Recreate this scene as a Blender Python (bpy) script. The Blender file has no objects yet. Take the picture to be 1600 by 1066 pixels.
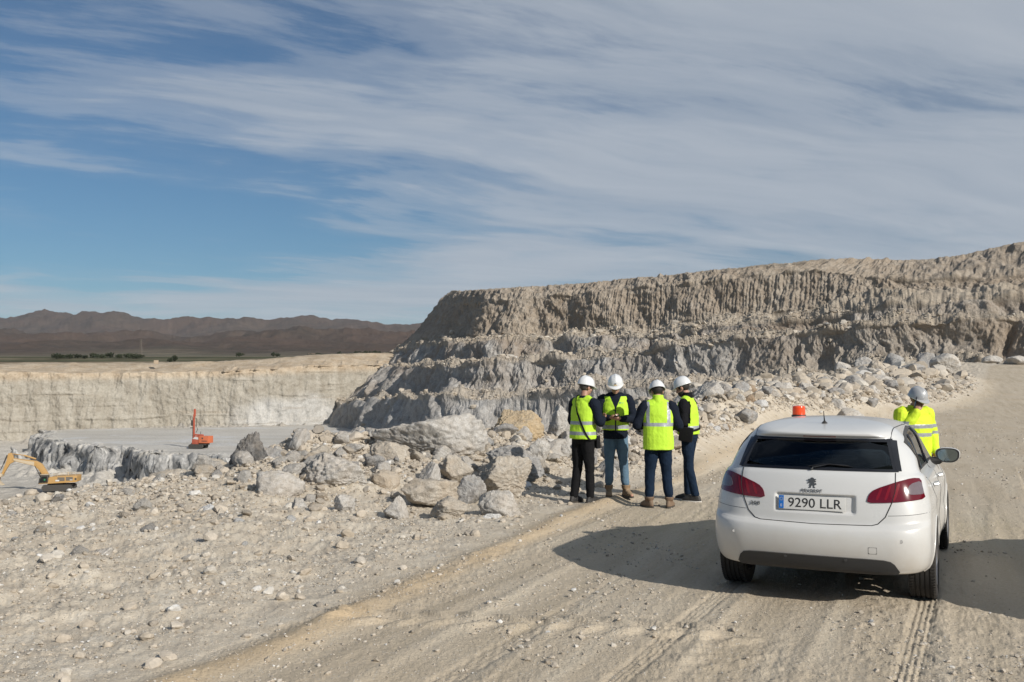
import bpy, bmesh, math, random
import numpy as np
from mathutils import Vector, Matrix, Euler
from mathutils.bvhtree import BVHTree
R = math.radians
PI = math.pi
SC = bpy.context.scene
COL = SC.collection

# ------------------------------------------------------------------ camera
CAM_H, FPX, HOR = 1.85, 1555.0, 585.0
PITCH = math.atan((HOR - 533.0) / FPX)
cam_d = bpy.data.cameras.new('camera')
cam = bpy.data.objects.new('camera', cam_d)
COL.objects.link(cam)
cam_d.sensor_width = 36.0
cam_d.lens = 36.0 * FPX / 1600.0
cam_d.clip_start = 0.1
cam_d.clip_end = 60000.0
cam.location = (0, 0, CAM_H)
cam.rotation_euler = (R(90) + PITCH, 0, 0)
SC.camera = cam

# ------------------------------------------------------------------ light
SUN_AZ = R(138)      # compass-like: 0 = +Y, 90 = +X (direction towards the sun)
SUN_EL = R(28.5)
SKY_STRENGTH = 0.06
sun_d = bpy.data.lights.new('sun', 'SUN')
sun_d.energy = 4.6
sun_d.angle = R(0.5)
sun_d.color = (1.0, 0.945, 0.86)
sun = bpy.data.objects.new('sun', sun_d)
COL.objects.link(sun)
_sd = Vector((math.sin(SUN_AZ) * math.cos(SUN_EL), math.cos(SUN_AZ) * math.cos(SUN_EL), math.sin(SUN_EL)))
sun.rotation_euler = _sd.to_track_quat('Z', 'Y').to_euler()
sun.location = (20, -20, 30)

world = bpy.data.worlds.new('World')
SC.world = world
world.use_nodes = True
SC.view_settings.view_transform = 'Standard'
SC.view_settings.look = 'None'
SC.view_settings.exposure = 0.08
SC.view_settings.gamma = 1.0

class NT:
    """small node helper"""
    def __init__(s, tree):
        s.t = tree; s.n = tree.nodes; s.l = tree.links
    def new(s, typ, **kw):
        n = s.n.new(typ)
        for k, v in kw.items(): setattr(n, k, v)
        return n
    def link(s, a, b): s.l.new(a, b)
    def put(s, sock, v):
        if hasattr(v, 'links') or isinstance(v, bpy.types.NodeSocket): s.l.new(v, sock)
        else: sock.default_value = v
    def math(s, op, a, b=0.0, c=0.0, clamp=False):
        n = s.new('ShaderNodeMath', operation=op, use_clamp=clamp)
        for i, v in enumerate((a, b, c)): s.put(n.inputs[i], v)
        return n.outputs[0]
    def vmath(s, op, a, b=(0, 0, 0)):
        n = s.new('ShaderNodeVectorMath', operation=op)
        s.put(n.inputs[0], a); s.put(n.inputs[1], b)
        return n.outputs[0]
    def noise(s, vec, scale, detail=4.0, rough=0.5, lac=2.0, dist=0.0, typ='FBM', out=0):
        n = s.new('ShaderNodeTexNoise', noise_dimensions='3D')
        try: n.noise_type = typ
        except Exception: pass
        s.put(n.inputs['Vector'], vec)
        n.inputs['Scale'].default_value = scale
        n.inputs['Detail'].default_value = detail
        n.inputs['Roughness'].default_value = rough
        n.inputs['Lacunarity'].default_value = lac
        n.inputs['Distortion'].default_value = dist
        return n.outputs[out]
    def voro(s, vec, scale, feature='F1', out='Distance', rand=1.0):
        n = s.new('ShaderNodeTexVoronoi', feature=feature)
        s.put(n.inputs['Vector'], vec)
        n.inputs['Scale'].default_value = scale
        n.inputs['Randomness'].default_value = rand
        return n.outputs[out]
    def ramp(s, fac, stops, interp='LINEAR'):
        n = s.new('ShaderNodeValToRGB')
        s.put(n.inputs[0], fac)
        cr = n.color_ramp; cr.interpolation = interp
        while len(cr.elements) > 1: cr.elements.remove(cr.elements[-1])
        for i, (p, c) in enumerate(stops):
            e = cr.elements[0] if i == 0 else cr.elements.new(p)
            e.position = p
            if not hasattr(c, '__len__'): c = (c, c, c)
            e.color = (c[0], c[1], c[2], 1)
        return n.outputs[0]
    def mix(s, fac, a, b, blend='MIX'):
        n = s.new('ShaderNodeMix', data_type='RGBA', blend_type=blend)
        n.clamp_factor = True
        s.put(n.inputs[0], fac)
        for i, v in ((6, a), (7, b)):
            if hasattr(v, '__len__') and len(v) == 3: v = (*v, 1)
            s.put(n.inputs[i], v)
        return n.outputs[2]
    def mapping(s, vec, scale=(1, 1, 1), rot=(0, 0, 0), loc=(0, 0, 0)):
        n = s.new('ShaderNodeMapping')
        s.put(n.inputs['Vector'], vec)
        n.inputs['Scale'].default_value = scale
        n.inputs['Rotation'].default_value = rot
        n.inputs['Location'].default_value = loc
        return n.outputs[0]
    def bump(s, h, strength=0.5, dist=0.02, normal=None):
        n = s.new('ShaderNodeBump')
        n.inputs['Strength'].default_value = strength
        n.inputs['Distance'].default_value = dist
        s.put(n.inputs['Height'], h)
        if normal is not None: s.put(n.inputs['Normal'], normal)
        return n.outputs[0]

def build_world():
    w = NT(world.node_tree)
    w.n.clear()
    out = w.new('ShaderNodeOutputWorld')
    bg = w.new('ShaderNodeBackground')
    sky = w.new('ShaderNodeTexSky', sky_type='NISHITA')
    sky.sun_disc = False
    sky.sun_elevation = SUN_EL
    sky.sun_rotation = SUN_AZ
    sky.altitude = 500
    sky.air_density = 1.0
    sky.dust_density = 0.35
    sky.ozone_density = 2.2
    tc = w.new('ShaderNodeTexCoord')
    sep = w.new('ShaderNodeSeparateXYZ')
    w.link(tc.outputs['Generated'], sep.inputs[0])
    x, y, z = sep.outputs
    # project the view direction on a high flat cloud layer
    zz = w.math('ADD', w.math('MAXIMUM', z, 0.0), 0.10)
    px = w.math('DIVIDE', x, zz); py = w.math('DIVIDE', y, zz)
    comb = w.new('ShaderNodeCombineXYZ')
    w.link(px, comb.inputs[0]); w.link(py, comb.inputs[1])
    P = comb.outputs[0]
    warp = w.noise(w.mapping(P, scale=(0.5, 0.5, 1)), 1.0, 3, 0.5, out=1)
    wv = w.vmath('MULTIPLY', w.vmath('SUBTRACT', warp, (0.5, 0.5, 0.5)), (1.3, 1.3, 0))
    Pw = w.vmath('ADD', P, wv)
    # streaky cirrus, stretched along one wind direction
    ang = R(-34)
    st = w.noise(w.mapping(w.mapping(Pw, rot=(0, 0, ang)), scale=(0.26, 1.15, 1)), 1.0, 8, 0.60)
    st2 = w.noise(w.mapping(w.mapping(Pw, rot=(0, 0, ang + 0.15)), scale=(0.7, 3.4, 1), loc=(3, 1, 0)), 1.0, 8, 0.62)
    big = w.noise(w.mapping(Pw, scale=(0.42, 0.62, 1), loc=(2.2, 5.1, 0)), 1.0, 4, 0.55)
    fine = w.noise(w.mapping(w.mapping(P, rot=(0, 0, ang + .05)), scale=(2.2, 6.0, 1), loc=(7, 3, 0)), 1.0, 8, 0.68)
    # thicker veil to the right of the view, thinner to the upper left
    az = w.math('ARCTAN2', x, w.math('MAXIMUM', y, 0.05))
    cov = w.math('ADD', w.math('MULTIPLY', az, 0.85), 0.62)
    low = w.math('MULTIPLY', w.math('SUBTRACT', 0.36, z), 0.45)
    cov = w.math('ADD', cov, low)
    cov = w.math('MAXIMUM', w.math('MINIMUM', cov, 0.82), 0.19)
    v = w.math('ADD', w.math('MULTIPLY', w.math('SUBTRACT', st, 0.5), 1.9), w.math('MULTIPLY', w.math('SUBTRACT', st2, 0.5), 0.8))
    v = w.math('ADD', v, w.math('ADD', w.math('MULTIPLY', w.math('SUBTRACT', big, 0.5), 3.0), w.math('MULTIPLY', w.math('SUBTRACT', fine, 0.5), 0.7)))
    v = w.math('ADD', v, cov)
    dens = w.ramp(v, [(0.0, 0.0), (0.18, 0.06), (0.42, 0.42), (0.75, 0.80), (1.0, 0.93)], 'EASE')
    # cloud light: a grey white veil
    cl = w.ramp(st2, [(0.3, (5.9, 6.7, 7.8)), (0.7, (7.7, 8.3, 9.1))])
    skyc = w.mix(1.0, sky.outputs[0], (0.48, 0.78, 0.96), 'MULTIPLY')
    col = w.mix(w.math('MULTIPLY', dens, 0.9), skyc, cl)
    w.link(col, bg.inputs[0])
    bg.inputs[1].default_value = SKY_STRENGTH
    w.link(bg.outputs[0], out.inputs[0])
build_world()

def P(px, py, d):
    """photo pixel + distance along +Y -> world point"""
    a = (px - 800.0) / FPX; b = (533.0 - py) / FPX
    c, s = math.cos(PITCH), math.sin(PITCH)
    dy = c - b * s; dz = s + b * c
    return np.array((a / dy * d, d, CAM_H + dz / dy * d))

# ------------------------------------------------------------------ noise
_rng = np.random.RandomState(7)
_perm = np.concatenate([_rng.permutation(256)] * 3).astype(np.int32)
_g = _rng.normal(size=(256, 3)); _g /= np.linalg.norm(_g, axis=1)[:, None]
_g = _g.astype(np.float32)
def perlin(x, y, z):
    x, y, z = np.broadcast_arrays(*[np.asarray(a, np.float32) for a in (x, y, z)])
    xi = np.floor(x).astype(np.int32); yi = np.floor(y).astype(np.int32); zi = np.floor(z).astype(np.int32)
    xf = x - xi; yf = y - yi; zf = z - zi
    u = xf * xf * xf * (xf * (xf * 6 - 15) + 10); v = yf * yf * yf * (yf * (yf * 6 - 15) + 10); w = zf * zf * zf * (zf * (zf * 6 - 15) + 10)
    xi &= 255; yi &= 255; zi &= 255
    def gr(i, j, k, dx, dy, dz):
        h = _perm[_perm[_perm[(xi + i) & 255] + ((yi + j) & 255)] + ((zi + k) & 255)] & 255
        g = _g[h]
        return g[..., 0] * dx + g[..., 1] * dy + g[..., 2] * dz
    def lerp(a, b, t): return a + t * (b - a)
    a = lerp(lerp(gr(0, 0, 0, xf, yf, zf), gr(1, 0, 0, xf - 1, yf, zf), u), lerp(gr(0, 1, 0, xf, yf - 1, zf), gr(1, 1, 0, xf - 1, yf - 1, zf), u), v)
    b = lerp(lerp(gr(0, 0, 1, xf, yf, zf - 1), gr(1, 0, 1, xf - 1, yf, zf - 1), u), lerp(gr(0, 1, 1, xf, yf - 1, zf - 1), gr(1, 1, 1, xf - 1, yf - 1, zf - 1), u), v)
    return lerp(a, b, w) * 1.6
def fbm(x, y, z, o=4, gain=0.5, lac=2.03):
    r = 0; a = 1.0; f = 1.0
    for i in range(o):
        r = r + a * perlin(x * f + 17.3 * i, y * f - 9.1 * i, z * f + 3.7 * i); a *= gain; f *= lac
    return r
def ridged(x, y, z, o=4, gain=0.5, lac=2.03):
    r = 0; a = 1.0; f = 1.0; t = 0
    for i in range(o):
        r = r + a * (1 - np.abs(perlin(x * f + 31.3 * i, y * f + 5.1 * i, z * f - 7.7 * i)) * 2); t += a; a *= gain; f *= lac
    return r / t
def sstep(a, b, x):
    t = np.clip((x - a) / (b - a), 0, 1); return t * t * (3 - 2 * t)

# ------------------------------------------------------------------ mesh helpers
def link(o, parent=None):
    COL.objects.link(o)
    if parent is not None: o.parent = parent
    return o
def raw_mesh(name, V, F, mats, smooth=True, midx=None):
    """V (n,3); F (m,k) int array, or list of polygons"""
    me = bpy.data.meshes.new(name)
    V = np.asarray(V, np.float32)
    if isinstance(F, np.ndarray):
        m, k = F.shape
        me.vertices.add(len(V)); me.vertices.foreach_set('co', V.ravel())
        me.loops.add(m * k); me.loops.foreach_set('vertex_index', F.astype(np.int32).ravel())
        me.polygons.add(m)
        me.polygons.foreach_set('loop_start', np.arange(0, m * k, k, dtype=np.int32))
        me.polygons.foreach_set('loop_total', np.full(m, k, np.int32))
    else:
        me.from_pydata([tuple(map(float, v)) for v in V], [], F)
    for mt in (mats if isinstance(mats, (list, tuple)) else [mats]): me.materials.append(mt)
    if midx is not None: me.polygons.foreach_set('material_index', np.asarray(midx, np.int32))
    me.polygons.foreach_set('use_smooth', np.full(len(me.polygons), bool(smooth)))
    me.update(calc_edges=True); me.validate()
    return me
def obj(name, me, parent=None, loc=None, rot=None):
    o = bpy.data.objects.new(name, me)
    if loc is not None: o.location = loc
    if rot is not None: o.rotation_euler = rot
    return link(o, parent)
def grid_faces(n, m, wrap=False):
    i = np.arange(n - 1)[:, None]; j = np.arange(m if wrap else m - 1)[None, :]
    j2 = (j + 1) % m
    return np.stack([i * m + j, i * m + j2, (i + 1) * m + j2, (i + 1) * m + j], -1).reshape(-1, 4)
def grid_obj(name, G, mat, wrap=False, flip=False, parent=None, attrs=None, smooth=True):
    n, m = G.shape[:2]
    F = grid_faces(n, m, wrap)
    if flip: F = F[:, ::-1]
    me = raw_mesh(name, G.reshape(-1, 3), F, mat, smooth)
    for k, a in (attrs or {}).items():
        at = me.attributes.new(k, 'FLOAT', 'POINT'); at.data.foreach_set('value', np.asarray(a, np.float32).ravel())
    return obj(name, me, parent)
def tag(o, label=None, cat=None, group=None, kind=None):
    if label: o['label'] = label
    if cat: o['category'] = cat
    if group: o['group'] = group
    if kind: o['kind'] = kind
    return o
def empty(name, loc=(0, 0, 0), rz=0.0):
    o = bpy.data.objects.new(name, None); o.empty_display_size = 0.2
    o.location = loc; o.rotation_euler = (0, 0, rz)
    COL.objects.link(o); return o
def copy_tree(o, parent=None):
    c = o.copy(); COL.objects.link(c); c.parent = parent
    for ch in list(o.children): copy_tree(ch, c)
    return c

# ------------------------------------------------------------------ materials
def mat_new(name):
    m = bpy.data.materials.new(name); m.use_nodes = True
    t = NT(m.node_tree); b = t.n.get('Principled BSDF')
    return m, t, b
def pbr(name, col, rough=0.6, metal=0.0, coat=0.0, spec=0.5, var=0.06, vscale=6.0, bump=0.0, bscale=60.0, bdist=0.003, emit=None, dust=0.0, dustcol=(0.40, 0.34, 0.26)):
    m, t, b = mat_new(name)
    tc = t.new('ShaderNodeTexCoord'); O = tc.outputs['Object']
    n = t.noise(O, vscale, 5, 0.6)
    c = t.mix(n, tuple(x * (1 - var) for x in col), tuple(min(1, x * (1 + var)) for x in col))
    if dust:
        dn = t.noise(O, vscale * 2.3, 6, 0.7)
        geo = t.new('ShaderNodeNewGeometry'); s = t.new('ShaderNodeSeparateXYZ'); t.link(geo.outputs['Normal'], s.inputs[0])
        up = t.math('MULTIPLY', t.math('ADD', s.outputs[2], 0.4, clamp=True), dust)
        f = t.math('MULTIPLY', up, t.ramp(dn, [(0.3, 0.3), (0.7, 1.0)]))
        c = t.mix(f, c, dustcol)
    t.link(c, b.inputs['Base Color'])
    b.inputs['Roughness'].default_value = rough
    b.inputs['Metallic'].default_value = metal
    b.inputs['Specular IOR Level'].default_value = spec
    b.inputs['Coat Weight'].default_value = coat
    b.inputs['Coat Roughness'].default_value = 0.05
    if bump:
        t.link(t.bump(t.noise(O, bscale, 4, 0.6), bump, bdist), b.inputs['Normal'])
    if emit:
        b.inputs['Emission Color'].default_value = (*emit[0], 1); b.inputs['Emission Strength'].default_value = emit[1]
    return m

# ================================================================== MATERIALS OF THE SETTING
def attr(t, name):
    n = t.new('ShaderNodeAttribute'); n.attribute_name = name; return n.outputs['Fac']
def mat_ground():
    m, t, b = mat_new('dusty_ground')
    tc = t.new('ShaderNodeTexCoord'); O = tc.outputs['Object']
    road, sand = attr(t, 'road'), attr(t, 'sand')
    n1 = t.noise(O, 0.35, 6, 0.6); n2 = t.noise(O, 3.0, 8, 0.65); n3 = t.noise(O, 38.0, 5, 0.7)
    Or = t.mapping(O, rot=(0, 0, R(23)))
    st = t.noise(t.mapping(Or, scale=(3.2, 0.22, 1)), 1.0, 6, 0.6)
    rub = t.ramp(n2, [(0.3, (0.44, 0.375, 0.295)), (0.55, (0.56, 0.495, 0.40)), (0.75, (0.63, 0.575, 0.49))])
    rd = t.ramp(st, [(0.3, (0.40, 0.335, 0.245)), (0.52, (0.49, 0.415, 0.315)), (0.7, (0.55, 0.48, 0.375))])
    rd = t.mix(t.ramp(n1, [(0.4, 0.0), (0.7, 0.55)]), rd, (0.54, 0.475, 0.38))
    c = t.mix(road, rub, rd)
    c = t.mix(t.math('MULTIPLY', sand, 0.8), c, (0.54, 0.41, 0.26))
    # fine pale and dark grit
    g = t.voro(O, 55.0, out='Color'); gs = t.new('ShaderNodeSeparateColor'); t.link(g, gs.inputs[0])
    gd = t.voro(O, 55.0)
    inside = t.ramp(gd, [(0.28, 1.0), (0.36, 0.0)])
    thr = t.math('ADD', t.math('MULTIPLY', road, 0.10), 0.80)
    pale = t.math('MULTIPLY', t.math('GREATER_THAN', gs.outputs[0], thr), inside)
    c = t.mix(t.math('MULTIPLY', pale, 0.65), c, (0.62, 0.60, 0.56))
    dk = t.math('MULTIPLY', t.math('GREATER_THAN', gs.outputs[1], t.math('ADD', thr, 0.03)), inside)
    c = t.mix(t.math('MULTIPLY', dk, 0.5), c, (0.22, 0.19, 0.16))
    c = t.mix(0.35, c, t.mix(1.0, c, t.ramp(n3, [(0.2, 0.55), (0.8, 1.35)]), 'MULTIPLY'))
    t.link(c, b.inputs['Base Color'])
    b.inputs['Roughness'].default_value = 0.95
    b.inputs['Specular IOR Level'].default_value = 0.15
    h = t.math('ADD', t.math('MULTIPLY', t.noise(O, 14, 8, 0.7), 1.0), t.math('MULTIPLY', inside, 0.25))
    h = t.math('ADD', h, t.math('MULTIPLY', n3, 0.5))
    t.link(t.bump(h, 0.6, 0.032), b.inputs['Normal'])
    return m
def mat_rock(name, pal, crack=0.6, scale=1.0, patch=(0.50, 0.36, 0.22), patch_amt=0.35, bump=0.9, dust=0.45, bd=0.05):
    m, t, b = mat_new(name)
    tc = t.new('ShaderNodeTexCoord'); O = tc.outputs['Object']
    oi = t.new('ShaderNodeObjectInfo')
    off = t.new('ShaderNodeCombineXYZ')
    for i in range(3): t.link(t.math('MULTIPLY', oi.outputs['Random'], 37.0 + 11 * i), off.inputs[i])
    O = t.vmath('ADD', O, off.outputs[0])
    n1 = t.noise(O, 1.6 * scale, 6, 0.65, dist=0.4); n2 = t.noise(O, 9.0 * scale, 8, 0.7, dist=0.6); n3 = t.noise(O, 46 * scale, 5, 0.7)
    c = t.ramp(n2, [(0.28, pal[0]), (0.48, pal[1]), (0.68, pal[2])])
    c = t.mix(t.ramp(n1, [(0.48, 0.0), (0.64, patch_amt)]), c, patch)
    cr = t.noise(O, 5.0 * scale, 7, 0.62, dist=0.5, typ='RIDGED_MULTIFRACTAL')
    c = t.mix(1.0, c, t.ramp(n3, [(0.25, 0.72), (0.75, 1.18)]), 'MULTIPLY')
    geo = t.new('ShaderNodeNewGeometry'); s = t.new('ShaderNodeSeparateXYZ'); t.link(geo.outputs['Normal'], s.inputs[0])
    f = t.math('MULTIPLY', t.ramp(s.outputs[2], [(0.35, 0.0), (0.9, 1.0)]), t.ramp(n2, [(0.35, dust), (0.6, dust * 0.4)]))
    c = t.mix(f, c, (0.47, 0.41, 0.33))
    t.link(c, b.inputs['Base Color'])
    b.inputs['Roughness'].default_value = 0.92
    b.inputs['Specular IOR Level'].default_value = 0.2
    h = t.math('ADD', t.math('MULTIPLY', n2, 1.0), t.math('MULTIPLY', n3, 0.35))
    h = t.math('ADD', h, t.math('MULTIPLY', cr, -crack * 0.3))
    t.link(t.bump(h, bump, bd / scale), b.inputs['Normal'])
    return m
def mat_cliff():
    """attributes: tier (0 pale bottom rock .. 1 sandy top), bench (loose dust)"""
    m, t, b = mat_new('quarry_cliff_rock')
    tc = t.new('ShaderNodeTexCoord'); O = tc.outputs['Object']
    tier, bench, hgt = attr(t, 'tier'), attr(t, 'bench'), attr(t, 'brown')
    n1 = t.noise(O, 0.09, 6, 0.6, dist=0.3); n2 = t.noise(O, 0.55, 8, 0.68, dist=0.4); n3 = t.noise(O, 3.5, 6, 0.7)
    streak = t.noise(t.mapping(O, scale=(1.1, 1.1, 0.10)), 1.0, 6, 0.62)
    grey = t.ramp(n2, [(0.3, (0.26, 0.25, 0.235)), (0.5, (0.39, 0.375, 0.355)), (0.7, (0.51, 0.50, 0.48))])
    grey = t.mix(t.ramp(streak, [(0.50, 0.0), (0.72, 0.5)]), grey, (0.60, 0.585, 0.56))
    sandy = t.ramp(n2, [(0.3, (0.27, 0.22, 0.17)), (0.5, (0.36, 0.305, 0.245)), (0.7, (0.43, 0.375, 0.31))])
    sandy = t.mix(t.ramp(streak, [(0.52, 0.0), (0.72, 0.45)]), sandy, (0.50, 0.46, 0.40))
    c = t.mix(tier, grey, sandy)
    br = t.math('MULTIPLY', t.ramp(n1, [(0.44, 0.0), (0.62, 1.0)]), hgt)
    c = t.mix(t.math('MULTIPLY', br, 0.75), c, (0.27, 0.195, 0.13))
    c = t.mix(t.math('MULTIPLY', bench, t.ramp(n2, [(0.35, 0.35), (0.6, 0.85)])), c, (0.46, 0.40, 0.32))
    c = t.mix(1.0, c, t.ramp(n3, [(0.25, 0.72), (0.75, 1.2)]), 'MULTIPLY')
    t.link(c, b.inputs['Base Color'])
    b.inputs['Roughness'].default_value = 0.95
    b.inputs['Specular IOR Level'].default_value = 0.12
    t.link(t.bump(t.math('ADD', n3, t.math('MULTIPLY', n2, 2.0)), 0.8, 0.35), b.inputs['Normal'])
    return m
def mat_farwall():
    m, t, b = mat_new('far_quarry_wall')
    tc = t.new('ShaderNodeTexCoord'); O = tc.outputs['Object']
    top, grey = attr(t, 'top'), attr(t, 'grey')
    n2 = t.noise(O, 0.35, 8, 0.66, dist=0.4); n3 = t.noise(O, 2.4, 6, 0.7)
    st = t.noise(t.mapping(O, scale=(0.42, 0.42, 0.045)), 1.0, 7, 0.62)
    c = t.ramp(n2, [(0.3, (0.275, 0.245, 0.20)), (0.5, (0.34, 0.31, 0.26)), (0.7, (0.40, 0.37, 0.315))])
    c = t.mix(t.ramp(st, [(0.48, 0.0), (0.66, 0.85)]), c, (0.43, 0.40, 0.345))
    c = t.mix(t.math('MULTIPLY', grey, 0.75), c, t.ramp(n2, [(0.3, (0.36, 0.36, 0.35)), (0.7, (0.60, 0.59, 0.57))]))
    ly = t.noise(t.mapping(O, scale=(0.05, 0.05, 1.3)), 1.0, 5, 0.6)
    c = t.mix(t.ramp(ly, [(0.58, 0.0), (0.68, 0.2)]), c, (0.34, 0.26, 0.18))
    c = t.mix(top, c, t.ramp(n2, [(0.3, (0.37, 0.28, 0.19)), (0.6, (0.50, 0.42, 0.32))]))
    c = t.mix(1.0, c, t.ramp(n3, [(0.25, 0.75), (0.75, 1.18)]), 'MULTIPLY')
    t.link(c, b.inputs['Base Color'])
    b.inputs['Roughness'].default_value = 0.95
    b.inputs['Specular IOR Level'].default_value = 0.12
    t.link(t.bump(t.math('ADD', n3, t.math('MULTIPLY', st, 2.0)), 0.7, 0.3), b.inputs['Normal'])
    return m
def mat_pit():
    m, t, b = mat_new('pit_floor_rock')
    tc = t.new('ShaderNodeTexCoord'); O = tc.outputs['Object']
    face, bench, sand = attr(t, 'face'), attr(t, 'bench'), attr(t, 'sand')
    n2 = t.noise(O, 0.5, 8, 0.68, dist=0.4); n3 = t.noise(O, 3.0, 6, 0.7); n0 = t.noise(O, 0.06, 5, 0.6, dist=0.5)
    fl = t.ramp(n2, [(0.3, (0.42, 0.395, 0.35)), (0.7, (0.54, 0.51, 0.465))])
    fl = t.mix(sand, fl, t.ramp(n2, [(0.3, (0.40, 0.345, 0.265)), (0.7, (0.50, 0.44, 0.36))]))
    bn = t.ramp(t.noise(t.mapping(O, scale=(0.03, 0.12, 1)), 1.0, 6, 0.6), [(0.35, (0.46, 0.435, 0.39)), (0.65, (0.56, 0.535, 0.49))])
    bn = t.mix(t.ramp(n0, [(0.55, 0.0), (0.63, 0.7)]), bn, (0.58, 0.58, 0.575))
    c = t.mix(bench, fl, bn)
    st = t.noise(t.mapping(O, scale=(0.8, 0.8, 0.12)), 1.0, 6, 0.6)
    fc = t.ramp(t.math('ADD', t.math('MULTIPLY', st, .5), t.math('MULTIPLY', n2, .5)), [(0.40, (0.19, 0.19, 0.188)), (0.49, (0.33, 0.325, 0.315)), (0.58, (0.52, 0.51, 0.49))])
    c = t.mix(face, c, fc)
    c = t.mix(1.0, c, t.ramp(n3, [(0.25, 0.78), (0.75, 1.15)]), 'MULTIPLY')
    t.link(c, b.inputs['Base Color'])
    b.inputs['Roughness'].default_value = 0.95
    b.inputs['Specular IOR Level'].default_value = 0.1
    t.link(t.bump(t.math('ADD', n3, n2), 0.6, 0.25), b.inputs['Normal'])
    return m
def mat_hills():
    m, t, b = mat_new('scrub_hills')
    tc = t.new('ShaderNodeTexCoord'); O = tc.outputs['Object']
    plain = attr(t, 'plain')
    n1 = t.noise(O, 0.0016, 6, 0.6); n2 = t.noise(O, 0.012, 8, 0.7); n3 = t.noise(O, 0.06, 5, 0.75)
    hl = t.ramp(n2, [(0.3, (0.034, 0.028, 0.021)), (0.5, (0.062, 0.046, 0.034)), (0.7, (0.10, 0.072, 0.053))])
    hl = t.mix(t.ramp(n1, [(0.45, 0.0), (0.6, 0.55)]), hl, (0.095, 0.060, 0.042))
    fields = t.noise(t.mapping(O, scale=(0.0022, 0.012, 1)), 1.0, 4, 0.55)
    pl = t.ramp(fields, [(0.36, (0.06, 0.066, 0.04)), (0.48, (0.09, 0.09, 0.057)), (0.56, (0.17, 0.145, 0.10)), (0.63, (0.38, 0.29, 0.21)), (0.69, (0.14, 0.125, 0.08))])
    pl = t.mix(1.0, pl, t.ramp(n3, [(0.3, 0.6), (0.7, 1.25)]), 'MULTIPLY')
    c = t.mix(plain, hl, pl)
    t.link(c, b.inputs['Base Color'])
    b.inputs['Roughness'].default_value = 1.0
    b.inputs['Specular IOR Level'].default_value = 0.05
    t.link(t.bump(t.math('MULTIPLY', t.math('ADD', n2, n3), t.math('SUBTRACT', 1.0, plain)), 0.5, 10.0), b.inputs['Normal'])
    return m

# ================================================================== GROUND FIELDS
def poly_dist(X, Y, pts):
    """signed distance to an open polyline (positive on its left side when walking along it)"""
    best = np.full(X.shape, 1e9); sg = np.zeros(X.shape)
    for (x0, y0), (x1, y1) in zip(pts[:-1], pts[1:]):
        dx, dy = x1 - x0, y1 - y0; L2 = dx * dx + dy * dy
        t = np.clip(((X - x0) * dx + (Y - y0) * dy) / L2, 0, 1)
        d = np.hypot(X - x0 - t * dx, Y - y0 - t * dy)
        cr = dx * (Y - y0) - dy * (X - x0)
        up = d < best - 1e-9
        best = np.where(up, d, best); sg = np.where(up, np.sign(cr), sg)
    return best * sg
ROAD_EDGE = [(-7.0, -6.0), (-2.7, 4.4), (-2.11, 5.98), (-1.6, 6.93), (-0.99, 8.59), (-0.27, 10.46), (0.7, 13.2), (2.6, 17.0), (4.9, 22.1), (8.0, 29.0), (12.5, 37.0), (17.5, 45.0), (22.5, 51.0), (30.5, 64.0), (38, 80), (54, 112), (80, 140), (110, 170)]
PIT_EDGE = [(-120, -20), (-40, 4), (-16, 11.0), (-7.6, 13.8), (-6.0, 15.6), (-4.2, 18.2), (-2.0, 20.4), (0.6, 22.2), (2.6, 25.5), (4.6, 32), (7.2, 48), (11.5, 70), (18.0, 105), (30.0, 170), (40, 230)]
def gauss_seg(X, Y, a, b, w):
    dx, dy = b[0] - a[0], b[1] - a[1]
    t = np.clip(((X - a[0]) * dx + (Y - a[1]) * dy) / (dx * dx + dy * dy), 0, 1)
    d2 = (X - a[0] - t * dx) ** 2 + (Y - a[1] - t * dy) ** 2
    return np.exp(-d2 / (w * w)), t
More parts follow.
